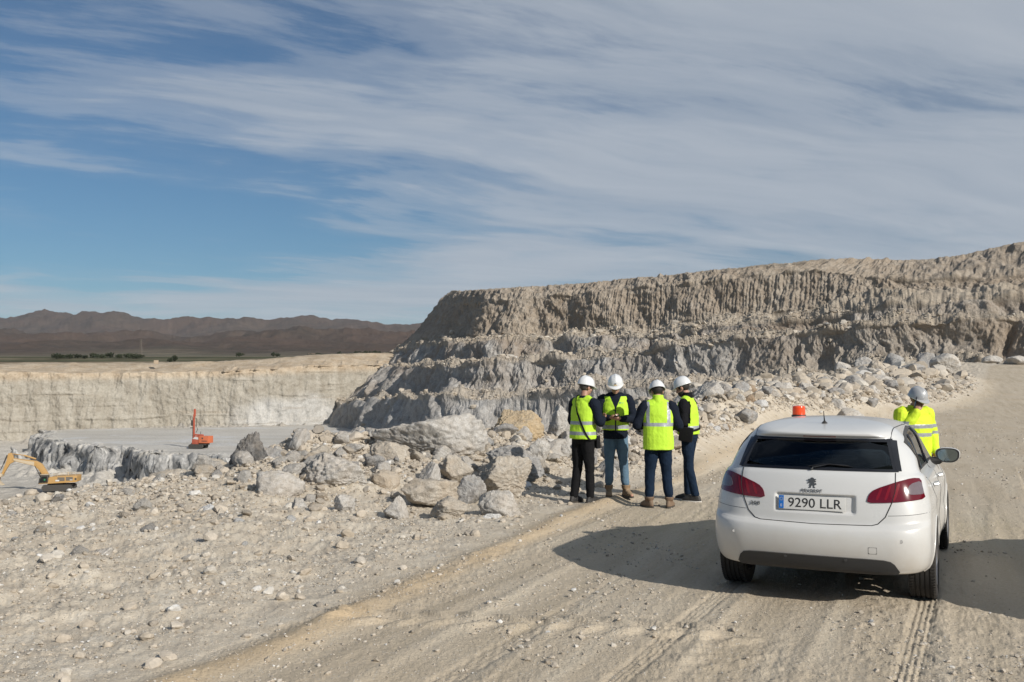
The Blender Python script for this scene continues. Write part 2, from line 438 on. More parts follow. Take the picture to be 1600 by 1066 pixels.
def ground_h(X, Y, detail=True):
    X = np.asarray(X, float); Y = np.asarray(Y, float)
    e = poly_dist(X, Y, ROAD_EDGE)            # >0 in the rubble (left of the road)
    p = poly_dist(X, Y, PIT_EDGE)             # >0 over the pit
    z = np.zeros(X.shape)
    z += 4.3 * np.clip((Y - 45) / 95, 0, 1.25) ** 1.2 * sstep(0.24, 0.42, X / np.maximum(np.abs(Y), 1))
    rub = sstep(-0.05, 0.9, e)
    mz = np.zeros(X.shape)
    # mounds
    for a, b, w, h in (((-3.9, 16.4), (-0.6, 18.2), 1.7, 0.34), ((-0.6, 18.2), (2.2, 21.0), 1.8, 0.42), 
                       ((-3.6, 18.0), (-0.2, 19.7), 1.15, 0.66), ((-0.2, 19.7), (2.4, 21.6), 1.1, 0.60), ((3.0, 21.5), (5.6, 28.0), 2.2, 0.95), ((5.6, 28.0), (10.5, 41.0), 3.6, 1.35), ((10.5, 42.0), (19.0, 58.0), 5.0, 1.5), ((19, 58), (30, 80), 6, 1.2)):
        g, t = gauss_seg(X, Y, a, b, w)
        mz = np.maximum(mz, g * h * sstep(-1.0, 1.2, e))
    z += mz + 0.12 * sstep(.5, 4.5, e) * sstep(20, 14, Y) * sstep(1.0, -3.0, X) * sstep(-7.5, -4.5, X) + rub * sstep(.6, 2.5, e) * .105 * fbm(X * .42 + 5, Y * .42, 6.3, 4, .55) + rub * (0.01 + 0.04 * fbm(X * 0.8, Y * 0.8, 0.3, 3))
    # windrow of sand left by the grader
    z += 0.055 * sstep(26, 14, Y) * np.exp(-((e + 0.06) / 0.16) ** 2) * (0.8 + 0.5 * perlin(X * 1.3, Y * 1.3, 0.7))
    if detail:
        rr = np.hypot(X, Y)
        rough = rub * (0.55 + 0.45 * sstep(0.5, 3.0, e))
        big = fbm(X * 1.9, Y * 1.9, 1.1, 4)
        z += rough * 0.035 * big
        z += rough * 0.045 * np.maximum(ridged(X * 3.3, Y * 3.3, 2.2, 4) - 0.55, -0.3)
        z += rough * 0.03 * (np.abs(fbm(X * 9, Y * 9, 3.1, 4)))
        # lumpy heap on the mounds
        hp = sstep(0.30, 0.9, z) * rub
        z += hp * (0.14 * (ridged(X * 1.1, Y * 1.1, 5.0, 5) - .5) + 0.06 * fbm(X * 5, Y * 5, 0.2, 3))
        # road: ruts along the driving direction, tread marks, loose crumbs
        ph = R(23); c = X * math.cos(ph) - Y * math.sin(ph); a = X * math.sin(ph) + Y * math.cos(ph)
        road = 1 - rub
        near = road * (1 - sstep(40, 70, rr))
        z += near * sstep(30, 12, rr) * 0.006 * fbm(c * 2.6, a * 0.16, 0.4, 5, 0.62) + near * .03 * fbm(X * .12, Y * .12, 1, 3)
        z += near * 0.005 * fbm(X * 3.0, Y * 3.0, 4.4, 5, 0.62) + near * sstep(24, 10, rr) * 0.006 * np.abs(fbm(X * 14, Y * 14, 2.2, 4, .6))
        crumb = sstep(0.05, 0.5, fbm(c * 0.9 + 3, a * 0.25, 7.7, 3))
        z += near * crumb * 0.015 * np.maximum(fbm(X * 8.5, Y * 8.5, 8.8, 4, 0.65), -0.1)
        a2 = R(25.4); c2 = X * math.cos(a2) - Y * math.sin(a2); al = X * math.sin(a2) + Y * math.cos(a2)
        for (wx, wy), w in (((3.45, 8.33), 0.100), ((2.02, 9.0), 0.095), ((6.2, 20), .11), ((4.75, 20.7), .11), ((10.2, 20), .10)):      # the car's tyre prints
            q = c2 - (wx * math.cos(a2) - wy * math.sin(a2)); ae = wx * math.sin(a2) + wy * math.cos(a2)
            tr = sstep(w, w - 0.02, np.abs(q)) * sstep(ae + .1, ae - .1, al)
            z += near * tr * (-0.010 + 0.004 * np.cos(q / w * PI * 5) + 0.0015 * np.cos(al * 2 * PI / 0.03))
        for c0, w in ((-2.95, 0.28), (-1.15, 0.3), (0.35, 0.26)):               # wider haul ruts
            q = c - c0 - 0.12 * perlin(a * 0.25, c0, 1.0)
            z += near * sstep(22, 9, a) * (-0.010 * np.exp(-(q / w) ** 4) + 0.009 * np.exp(-((np.abs(q) - w - 0.06) / 0.06) ** 2))
        # chevron lugs of a loader tyre
        yl = 7.62 - 0.06 * (X + 1.5) - 0.03 * (X + 1.5) ** 2
        for off, sg in ((0.13, 1), (-0.13, -1)):
            q = Y - yl - off
            lug = np.exp(-(q / 0.10) ** 4) * sstep(0.35, 0.75, np.cos((X * 1.0 + sg * q * 0.9) * 2 * PI / 0.27) * 0.5 + 0.5)
            z += near * lug * 0.030 * sstep(-1.7, -1.3, X) * sstep(2.2, 1.2, X)
    # the pit: drop over the edge
    drop = sstep(0, 16, p) * 17.5
    drop = np.where(p > 0, np.minimum(p * 1.15, 17.5) * sstep(-0.1, 1.2, p), 0)
    z = z - drop
    if detail:
        z += np.where(p > 0, 1, 0) * sstep(0, 3, p) * (0.9 * fbm(X * 0.4, Y * 0.4, z * 0.5, 6, .6))
    return z
def c_of(x, y):
    ph = R(23); return x * math.cos(ph) - y * math.sin(ph)

GM = mat_ground()
def build_ground():
    th = np.concatenate([np.linspace(-180, -60, 60, endpoint=False), np.linspace(-60, -30, 90, endpoint=False), np.linspace(-30, 31, 1150, endpoint=False), np.linspace(31, 60, 90, endpoint=False), np.linspace(60, 180, 60, endpoint=False)])
    r = np.concatenate([np.linspace(0.15, 3.6, 14, endpoint=False), 3.6 * (185 / 3.6) ** np.linspace(0, 1, 820)])
    T = np.radians(th)[None, :]; RR = r[:, None]
    X = RR * np.sin(T); Y = RR * np.cos(T)
    Z = ground_h(X, Y)
    e = poly_dist(X, Y, ROAD_EDGE)
    road = 1 - sstep(-0.1, 0.5, e + 0.25 * fbm(X * 2, Y * 2, 0, 3))
    sand = np.exp(-((e + 0.10) / 0.17) ** 2) * sstep(26, 12, Y) * (0.75 + 0.5 * perlin(X * 1.5, Y * 1.5, 3)) + 0.25 * np.clip(perlin(X * 0.5, Y * 0.5, 9), 0, 1) * road
    G = np.stack([X, Y, Z], -1)
    o = grid_obj('ground', G, GM, wrap=True, flip=True, attrs={'road': road, 'sand': np.clip(sand, 0, 1)})
    tag(o, kind='structure')
    return o
ground = build_ground()

# ------------------------------------------------------------------ right hand cliff: lofted tiers
def smooth_interp(xk, yk, x):
    """monotone-ish cubic (Catmull) interpolation"""
    xk = np.asarray(xk, float); yk = np.asarray(yk, float)
    m = np.gradient(yk, xk)
    d = np.diff(yk) / np.diff(xk)
    for i in range(1, len(xk) - 1):
        if d[i - 1] * d[i] <= 0: m[i] = 0
        else: m[i] = np.sign(d[i]) * min(abs(m[i]), 2.5 * abs(d[i - 1]), 2.5 * abs(d[i]))
    m[0] = d[0]; m[-1] = d[-1]
    i = np.clip(np.searchsorted(xk, x) - 1, 0, len(xk) - 2)
    h = xk[i + 1] - xk[i]; t = (x - xk[i]) / h
    return (yk[i] * (2 * t ** 3 - 3 * t ** 2 + 1) + m[i] * h * (t ** 3 - 2 * t ** 2 + t) + yk[i + 1] * (-2 * t ** 3 + 3 * t ** 2) + m[i + 1] * h * (t ** 3 - t ** 2))
# each row: list over the same column keys of (px, py, distance)
CK = [0.0, 0.06, 0.14, 0.24, 0.36, 0.48, 0.60, 0.72, 0.85, 1.0]
ROWS = [
 # foot in the pit / behind the rubble
 ('face', [(470, 672, 262), (486, 666, 243), (560, 672, 215), (670, 690, 175), (800, 720, 135), (950, 740, 108), (1090, 660, 88), (1250, 625, 78), (1420, 600, 72), (1760, 590, 60)]),
 ('bench', [(510, 628, 300), (524, 629, 248), (600, 620, 216), (690, 618, 182), (810, 618, 143), (930, 603, 113), (1080, 598, 93), (1250, 590, 81), (1420, 575, 74), (1760, 570, 62)]),
 ('face', [(530, 622, 305), (536, 623, 252), (610, 616, 221), (700, 615, 188), (820, 610, 149), (935, 593, 119), (1085, 587, 97), (1255, 575, 84), (1425, 560, 76), (1760, 558, 63.5)]),
 ('bench', [(596, 576, 310), (590, 576, 258), (640, 573, 223), (725, 569, 190), (830, 563, 151), (950, 557, 121.5), (1085, 533, 99), (1255, 520, 86), (1425, 504, 77.5), (1760, 490, 65)]),
 ('face', [(600, 571, 315), (598, 570, 266), (648, 567, 232), (735, 564, 197), (838, 558, 158), (955, 549, 128), (1085, 529, 106), (1255, 513, 92), (1425, 497, 83), (1760, 482, 70)]),
 ('bench', [(612, 553, 318), (618, 553, 270), (668, 537, 235), (745, 535, 199), (845, 530, 160), (960, 527, 130), (1085, 514, 107.5), (1255, 499, 94), (1425, 478, 85), (1760, 462, 72)]),
 ('flute', [(622, 546, 325), (632, 541, 280), (688, 528, 243), (755, 527, 206), (852, 523, 167), (965, 516, 137), (1090, 502, 114), (1260, 486, 101), (1425, 452, 93), (1760, 440, 79)]),
 ('top', [(668, 500, 330), (684, 478, 288), (712, 476, 247), (775, 470, 209), (860, 462, 170), (970, 452, 140), (1095, 442, 117), (1265, 424, 104), (1428, 437, 95), (1760, 425, 81)]),
 ('plat', [(690, 474, 335), (702, 457, 290), (722, 455, 250), (785, 451, 213), (868, 447, 175), (980, 437, 145), (1100, 425, 121), (1310, 405, 106), (1440, 405, 104), (1760, 355, 93)]),
 ('plat', [(720, 470, 420), (724, 460, 400), (742, 458, 360), (800, 455, 320), (880, 451, 280), (990, 441, 250), (1110, 428, 225), (1320, 410, 210), (1450, 415, 205), (1780, 375, 190)]),
]
def build_cliff():
    cu = np.concatenate([np.linspace(0, 1, 1700), np.linspace(1, 2.2, 300)[1:]]); NC = len(cu)
    nb = [275, 250, 208, 172, 165, 156, 147, 137, 128, 118]; ob = [q[2] for q in ROWS[2][1]]
    key = np.array([[P(q[0], q[1], nb[j] + (q[2] - ob[j]) * 1.25) for j, q in enumerate(r[1])] for r in ROWS])             # rows, cols, 3
    far = key[:, -1:] + (key[:, -1:] - key[:, -2:-1]) * 4.0; far[..., 2] = key[:, -1:, 2] * 0.8
    key = np.concatenate([key, far], 1); key[0, :, 2] -= 5.0
    C = np.zeros((len(ROWS), NC, 3))
    for i in range(len(ROWS)):
        for k in range(3): C[i, :, k] = smooth_interp(CK + [2.2], key[i, :, k], cu)
    counts = [46, 10, 44, 10, 26, 14, 62, 30, 26]
    rows = []; tier = []; bench = []; brown = []; kindv = []; vv = []
    tv = {0: .0, 1: .35, 2: .22, 3: .5, 4: .22, 5: .7, 6: 1.0, 7: 1.0, 8: 1.0}
    for i, n in enumerate(counts):
        ts = np.linspace(0, 1, n, endpoint=(i == len(counts) - 1))
        for t in ts:
            rows.append(C[i] * (1 - t) + C[i + 1] * t)
            kind = ROWS[i][0]
            kindv.append(kind); vv.append(t)
            tier.append(tv[i])
            bench.append(1.0 if kind == 'bench' else (0.5 if kind == 'plat' else 0.45 * max(0, 1 - t * 3)))
            brown.append({0: .15, 1: .3, 2: .5, 3: .7, 4: 1.0, 5: .8, 6: .35, 7: .3, 8: .3}[i])
    G = np.array(rows)
    n = len(G)
    dx = np.gradient(G, axis=1); dy = np.gradient(G, axis=0)
    N = np.cross(dx, dy); N /= np.linalg.norm(N, axis=2)[..., None] + 1e-9
    N = np.where((N[..., 1] > 0)[..., None] & (np.abs(N[..., 2]) < .9)[..., None], -N, N)
    N = np.where((N[..., 2] < -0.2)[..., None], -N, N)
    # smooth normals along the profile a little
    for _ in range(3):
        N[1:-1] = (N[:-2] + N[1:-1] * 2 + N[2:]) / 4
    N /= np.linalg.norm(N, axis=2)[..., None] + 1e-9
    X, Y, Z = G[..., 0], G[..., 1], G[..., 2]
    # arc length along the cliff
    s = np.concatenate([[0], np.cumsum(np.linalg.norm(np.diff(C[3], axis=0), axis=1))])[None, :] * np.ones((n, 1))
    kv = np.array([{'face': 0, 'bench': 1, 'flute': 2, 'top': 3, 'plat': 4}[k] for k in kindv])[:, None]
    V = np.array(vv)[:, None]
    disp = np.zeros(G.shape[:2])
    env = np.sin(np.clip(V, 0, 1) * PI) ** 0.6
    # blocky bays and buttresses on the faces
    bays = np.abs(perlin(s * 0.11, Z * 0.03, kv * 3.1)) * 2 - 0.6
    ws = s + 3.0 * fbm(s * 0.08, Z * 0.15, 2.0, 3)
    bays = np.abs(perlin(ws * 0.07, Z * 0.05, kv * 3.1)) * 2 - 0.6
    face = bays * 2.6 + (np.abs(perlin(ws * 0.19, Z * 0.06, 8.0)) * 2 - .5) * 1.3
    face += (np.abs(fbm(ws * 0.36, Z * 0.18, 3.0, 5, 0.58)) - .4) * 1.0
    blocks = np.floor(perlin(ws * 0.30, Z * 0.30, 7.0) * 5) / 5.0 + np.floor(perlin(ws * 0.75, Z * 0.7, 17.0) * 4) / 8.0
    face += blocks * 0.8
    disp += np.where(kv == 0, face * (0.45 + 0.55 * env) * .68, 0)
    # teeth marks on the upper face
    u = cu[None, :]
    warp = fbm(s * 0.07, Z * 0.035, 1.0, 3) * 1.3
    per = 1.2
    fl = np.abs(np.sin(PI * (s / per + warp))) ** 0.8
    fl2 = np.abs(np.sin(PI * (s / (per * .43) + warp * 2.2 + 0.4)))
    msk = sstep(0.40, 0.50, u + 0.03 * perlin(s * .1, Z * .2, 0)) * (0.25 + 0.75 * sstep(-.35, .45, perlin(s * 0.035, Z * 0.05, 5)))
    msk = msk * sstep(.83, .74, u)
    cr = fbm(s * 0.4, Z * 0.45, 9.0, 5, 0.62) * 0.60 + (np.abs(perlin(s * 0.07, Z * 0.06, 4.0)) * 2 - .5) * 2.0
    flute = msk * (fl * 0.38 * (0.7 + .6 * perlin(s * .2, Z * .06, 3)) + fl2 * 0.18) + (0.55 + 0.45 * (1 - msk)) * cr
    disp += np.where(kv == 2, flute * (0.3 + 0.7 * np.sin(np.clip(V * .93 + .05, 0, 1) * PI) ** 0.5), 0)
    topn = fbm(s * 0.35, Z * 0.4, 2.0, 5, 0.6) * 0.7 + msk * fl * 0.30 * sstep(.80, .72, u) * .5
    disp += np.where(kv == 3, topn, 0)
    bn = fbm(X * 0.16, Y * 0.16, 1.5, 4, 0.6) * 1.4 + np.abs(fbm(X * 0.7, Y * 0.7, 0.5, 5, 0.62)) * 0.5 - .2
    disp += np.where(kv == 1, bn, 0)
    crest = fbm(X * 0.12, Y * 0.12, 3.3, 5, 0.55) * 0.8 + np.abs(fbm(X * 0.7, Y * 0.7, 2, 3)) * 0.3
    disp += np.where(kv == 4, crest * sstep(-.3, .4, V), 0)
    # rubble scale roughness everywhere
    disp += 0.16 * fbm(X * 1.7, Y * 1.7, Z * 1.7, 4, 0.62)
    D = disp.copy()
    for _ in range(2): D[1:-1] = (D[:-2] + 2 * D[1:-1] + D[2:]) / 4
    disp = 0.35 * disp + 0.65 * D
    G = G + N * disp[..., None]
    # rows keep a broken, uneven bench line
    one = np.ones((1, NC))
    A = {'tier': np.array(tier)[:, None] * one, 'bench': np.array(bench)[:, None] * one, 'brown': np.array(brown)[:, None] * one}
    A['tier'] = np.clip(A['tier'] + 0.55 * sstep(0.55, 0.85, u) * sstep(0, 1, Z / 6 + .2) + 0.15 * fbm(s * 0.1, Z * 0.2, 0, 3), 0, 1)
    for _ in range(2): A['bench'][1:-1] = (A['bench'][:-2] + 2 * A['bench'][1:-1] + A['bench'][2:]) / 4
    o = grid_obj('quarry_cliff', G, mat_cliff(), flip=False, attrs=A)
    tag(o, kind='structure')
    return o
cliff = build_cliff()

# ------------------------------------------------------------------ far wall of the pit
def build_farwall():
    NC = 1100
    xs = np.linspace(-700, 668, NC)
    kx = [-700, -300, 0, 100, 250, 400, 500, 600, 668]
    base_d = smooth_interp(kx, [150, 185, 212, 218, 226, 232, 240, 252, 262], xs)
    zb = smooth_interp(kx, [-16.5, -16, -13.5, -11.8, -10.6, -10.6, -10.8, -11, -11], xs)
    ytop = smooth_interp(kx, [590, 586, 583, 583, 583, 578, 572, 570, 570], xs)       # shoulder of the wall
    yrim = smooth_interp(kx, [578, 573, 569.5, 568.5, 567.5, 563, 555, 553, 553], xs)
    foot = np.array([P(x, 600, d - 9) for x, d in zip(xs, base_d)]); foot[:, 2] = zb - 2.0
    b = np.array([P(x, 600, d) for x, d in zip(xs, base_d)]); b[:, 2] = zb + 0.6
    t1 = np.array([P(x, y, d + 2.2) for x, y, d in zip(xs, ytop, base_d)])
    t2 = np.array([P(x, y, d + 13) for x, y, d in zip(xs, yrim, base_d)])
    t3 = np.array([P(x, y, d + 60) for x, y, d in zip(xs, yrim - 0.3, base_d)])
    t4 = t3.copy(); t4[:, 1] += 60; t4[:, 2] -= 6
    segs = [(foot, b, 10), (b, t1, 90), (t1, t2, 24), (t2, t3, 12), (t3, t4, 5)]
    rows = []; top = []; kk = []; vv = []
    for i, (p, q, n) in enumerate(segs):
        for t in np.linspace(0, 1, n, endpoint=(i == 4)):
            rows.append(p * (1 - t) + q * t); kk.append(i); vv.append(t)
            top.append([0.25, 0, 1, 1, 1][i] if i != 1 else sstep(0.83, 0.97, t) * .9)
    G = np.array(rows); n = len(G)
    K = np.array(kk)[:, None]; V = np.array(vv)[:, None]
    X, Y, Z = G[..., 0].copy(), G[..., 1].copy(), G[..., 2].copy()
    s = X
    d = fbm(s * 0.06, Z * 0.03, 1, 4) * 1.5 + ridged(s * 0.25, Z * 0.05, 2, 4) * 0.8 + fbm(s * 0.6, Z * 0.5, 3, 4, 0.6) * 0.3
    strata = sstep(.2, .4, perlin(s * 0.05, Z * .7, 4)) * sstep(0, .3, perlin(s * .06, Z * .2, 9)) * 0.3
    G[..., 1] -= np.where(K == 1, d + strata, np.where(K == 0, d * V, np.where(K == 2, d * (1 - V), 0)))
    capstone = np.maximum(ridged(s * 0.33, Z * .4, 6, 3) - 0.45, 0) * 2.2 * sstep(300, 360, np.broadcast_to(xs[None, :], s.shape))
    G[..., 1] -= np.where(K == 2, capstone * (V < .35), 0)
    G[..., 2] += np.where(K >= 2, fbm(X * 0.15, Y * 0.15, 0, 4) * 0.35, 0) + np.where(K == 0, np.abs(fbm(X * 0.4, Y * 0.4, 0, 4)) * 1.6 * (1 - np.abs(V - .7)), 0)
    grey = sstep(330, 430, xs + 20 * perlin(xs * 0.02, 0, 0))[None, :] * sstep(0.62, 0.30, V + 0.15 * fbm(s * .1, Z * .1, 8, 3)) * (K == 1) + (K == 0) * .7
    grey = grey + 0.25 * (K == 1) * sstep(.3, .8, perlin(s * .04, Z * .08, 2.2) + .3)
    o = grid_obj('far_quarry_wall', G, mat_farwall(), attrs={'top': np.array(top)[:, None] * np.ones((1, NC)), 'grey': np.clip(grey, 0, 1)})
    tag(o, kind='structure')
build_farwall()

# ------------------------------------------------------------------ pit floor with the drilled bench
BENCH_EDGE = [(-112, 290), (-103, 235), (-96, 206), (-88, 187), (-74, 172), (-60, 160), (-50, 151), (-41.7, 144), (-25, 138), (0, 130), (40, 118)]
def pit_h(X, Y):
    p = poly_dist(X, Y, BENCH_EDGE)
    wob = 2.6 * fbm(X * 0.10, Y * 0.10, 0, 5, 0.6) + 2.2 * (np.abs(perlin(X * 0.16 + Y * .05, Y * 0.16, 3)) * 2 - .4)
    q = p + wob
    face = sstep(-1.9, 0.3, q) * .8 + .2 * sstep(-3.5 - 1.5 * perlin(X * .3, Y * .3, 6), -1.0, q)
    q = q + .9 * fbm(X * .5, Y * .5, 7, 4, .6)
    floor = -16 + 0.22 * fbm(X * 0.25, Y * 0.25, 1, 4)
    # rubble heaps at the foot of the bench and a ramp on the left
    talus = np.exp(-((q + 4.0) / 3.4) ** 2) * (1.3 + 1.3 * fbm(X * 0.22, Y * 0.22, 5, 3)) * sstep(-96, -80, X)
    ramp = 5.0 * sstep(-74, -125, X) * sstep(150, 205, Y)
    floor = floor + np.maximum(talus, 0) + ramp
    bench = -10.2 + 0.10 * fbm(X * 0.2, Y * 0.2, 2, 4) + 0.25 * np.exp(-(q / 2.0) ** 2) * fbm(X * 1.1, Y * 1.1, 1, 3)
    z = floor * (1 - face) + np.maximum(bench, floor) * face
    z += 0.5 * face * (1 - face) * 4 * fbm(X * 0.5, Y * 0.5, 1.3, 4)
    return z, q, face
def build_pit():
    th = np.linspace(-44, 14, 1000); r = 34 * (285 / 34) ** np.linspace(0, 1, 620)
    # finer steps across the bench face
    r = np.sort(np.concatenate([r, np.linspace(140, 215, 500)]))
    T = np.radians(th)[None, :]
    Y = r[:, None] * np.ones_like(T); X = Y * np.tan(T)
    Z, q, face = pit_h(X, Y)
    sl = sstep(-2.6, -1.2, q) * sstep(0.6, 0.0, q)
    X = X + sl * (.7 * fbm(X * .35, Y * .1, Z * .55, 4, .5)); Y = Y + sl * 1.1 * fbm(X * .22, Z * .45, 4.4, 5, .52); Z = Z + sl * .3 * fbm(X * .6, Y * .6, Z, 3)
    sand = np.clip(sstep(-6, -30, q) * (0.7 + .5 * fbm(X * .03, Y * .03, 0, 3)), 0, 1)
    o = grid_obj('pit_floor', np.stack([X, Y, Z], -1), mat_pit(), flip=True, attrs={'face': sl, 'bench': sstep(0, 1, q), 'sand': sand})
    tag(o, kind='structure')
build_pit()

# ------------------------------------------------------------------ plain and hills beyond
SKYL = [(-900, 480), (-500, 470), (-250, 478), (-60, 472), (0, 475), (60, 479), (150, 473), (200, 475), (270, 485), (330, 481), (400, 487.5), (470, 481), (520, 486), (570, 489), (610, 495), (660, 493), (760, 490), (900, 497), (1200, 490), (1700, 480), (2600, 490)]
def build_hills():
    th = np.concatenate([np.linspace(-62, -29, 120, endpoint=False), np.linspace(-29, -2, 1000, endpoint=False), np.linspace(-2, 62, 200)])
    r = 262 * (12000 / 262) ** np.linspace(0, 1, 570)
    T = np.radians(th)[None, :]; Y = r[:, None] * np.ones_like(T); X = Y * np.tan(T)
    px = 800 + X / Y * FPX
    sk = np.interp(px, [a for a, b in SKYL], [b for a, b in SKYL])
    el = (HOR - sk) / FPX
    plain = (1.6 + 0.018 * np.minimum(Y, 2200) + 0.024 * np.maximum(Y - 2200, 0) * (Y < 1e9))
    # plain line seen at about y 545
    plain = np.minimum(plain, 0.0245 * Y) - 9 * sstep(420, 290, Y)
    s1 = sstep(2600, 4600, Y) * (1 - 0.55 * sstep(4600, 6200, Y))
    rid = ridged(X * 0.0011 + 3, Y * 0.0011, 0.5, 6, 0.52)
    rid = .5 * rid + .5 * (.5 + .35 * fbm(X * .0009, Y * .0009, 3, 4))
    front = s1 * (np.clip(rid, 0, 1) ** 1.2) * (HOR - 500) / FPX * 4600 * 1.0
    back = sstep(6000, 8200, Y)
    crest = el * 8400
    rid2 = ridged(X * 0.0007 + 9, Y * 0.0007, 1.5, 6, 0.5)
    bz = back * (crest - 0.0245 * 7000) * (0.62 + 0.42 * np.clip(rid2, 0, 1)) * (1 - sstep(9400, 11800, Y))
    Z = np.minimum(plain, 0.0245 * 3600) + front * 0.75 + bz
    Z += sstep(2400, 3600, Y) * fbm(X * 0.004, Y * 0.004, 2, 5) * 14
    # never above the skyline of the photograph
    cap = CAM_H + Y * (el - 0.0011 + 0.0009 * fbm(X * .0016, Y * .0016, 4, 4))
    Z = np.where(Z > cap, cap - 0 * Z, Z)
    pm = 1 - sstep(2300, 3100, Y + 500 * fbm(X * .0012, Y * .0012, 3, 3))
    o = grid_obj('hills', np.stack([X, Y, Z], -1), mat_hills(), flip=True, attrs={'plain': pm})
    tag(o, kind='structure')
build_hills()

def build_haze():
    me = bpy.data.meshes.new('haze'); bm = bmesh.new()
    bmesh.ops.create_cube(bm, size=1.0)
    lo, hi = Vector((-34000, -3000, -45)), Vector((34000, 16000, 900))
    for v in bm.verts: v.co = Vector([lo[i] + (v.co[i] + 0.5) * (hi[i] - lo[i]) for i in range(3)])
    bm.to_mesh(me); bm.free()
    m = bpy.data.materials.new('haze_air'); m.use_nodes = True; t = NT(m.node_tree); t.n.clear()
    o = t.new('ShaderNodeOutputMaterial'); v = t.new('ShaderNodeVolumePrincipled')
    v.inputs['Color'].default_value = (0.88, 0.92, 1.0, 1); v.inputs['Density'].default_value = HAZE
    v.inputs['Anisotropy'].default_value = 0.0
    t.link(v.outputs[0], o.inputs['Volume']); me.materials.append(m)
    tag(obj('haze', me), kind='stuff')
HAZE = 2.6e-5
build_haze()

# ================================================================== ROCKS
def ico(sub):
    bm = bmesh.new(); bmesh.ops.create_icosphere(bm, subdivisions=sub, radius=1.0)
    V = np.array([v.co[:] for v in bm.verts]); F = np.array([[v.index for v in f.verts] for f in bm.faces]); bm.free()
    V /= np.linalg.norm(V, axis=1)[:, None]
    return V, F
_ICO = {k: ico(k) for k in (1, 2, 3, 4, 5, 6)}
def rock_verts(seed, sub, dims, nplanes=13, soft=0.10, rough=0.05, cut=0.58):
    rs = np.random.RandomState(seed)
    D, F = _ICO[sub]
    n = rs.normal(size=(nplanes, 3)); n /= np.linalg.norm(n, axis=1)[:, None]
    dd = rs.uniform(cut, 1.0, nplanes)
    q = D @ n.T
    rr = np.where(q > 0.05, dd[None, :] / np.maximum(q, 0.05), 9.0)
    k = soft
    # a few chipped corners: step planes
    r = -k * np.log(np.sum(np.exp(-rr / k), axis=1) + np.exp(-1.12 / k))
    V = D * r[:, None]
    if sub >= 3:
        o = seed * 3.7
        V = V * (1 + rough * 0.8 * fbm(D[:, 0] * 1.7 + o, D[:, 1] * 1.7, D[:, 2] * 1.7, 3, 0.5)[:, None])
        cr = ridged(D[:, 0] * 2.4 + o, D[:, 1] * 2.4, D[:, 2] * 2.4, 5, 0.55)
        V = V * (1 + rough * 0.9 * (cr - 0.6)[:, None])
        st = perlin(V[:, 0] * 2.6 + o, V[:, 1] * 2.6, V[:, 2] * 2.6)
        V = V * (1 + rough * 0.65 * (np.round(st * 3) / 3)[:, None])
        V = V * (1 + rough * 0.95 * fbm(D[:, 0] * 8 + o, D[:, 1] * 8, D[:, 2] * 8, 4, 0.62)[:, None])
    lo, hi = V.min(0), V.max(0)
    V = (V - (lo + hi) / 2) / (hi - lo) * np.array(dims)
    return V, F
RM = {
 'darkgrey': mat_rock('dark_grey_rock', ((0.07, 0.07, 0.07), (0.14, 0.137, 0.133), (0.27, 0.26, 0.25)), patch_amt=0.15, crack=1.0, dust=.2),
 'pale': mat_rock('pale_limestone', ((0.36, 0.335, 0.30), (0.48, 0.455, 0.42), (0.60, 0.585, 0.56)), patch_amt=0.15),
 'beige': mat_rock('beige_limestone', ((0.34, 0.295, 0.24), (0.455, 0.405, 0.34), (0.54, 0.50, 0.44)), patch_amt=0.3),
 'grey': mat_rock('grey_broken_rock', ((0.19, 0.19, 0.19), (0.32, 0.315, 0.31), (0.48, 0.47, 0.455)), patch_amt=0.15, crack=1.0),
 'white': mat_rock('white_gypsum_rock', ((0.48, 0.475, 0.465), (0.60, 0.595, 0.585), (0.70, 0.70, 0.69)), patch_amt=0.05, dust=0.2),
 'ochre': mat_rock('ochre_stained_rock', ((0.36, 0.27, 0.17), (0.47, 0.36, 0.23), (0.53, 0.44, 0.31)), patch_amt=0.3, patch=(0.52, 0.38, 0.20)),
 'brown': mat_rock('brown_earthy_rock', ((0.20, 0.145, 0.10), (0.29, 0.215, 0.15), (0.37, 0.29, 0.21)), patch_amt=0.3),
}
def _q(w): return w
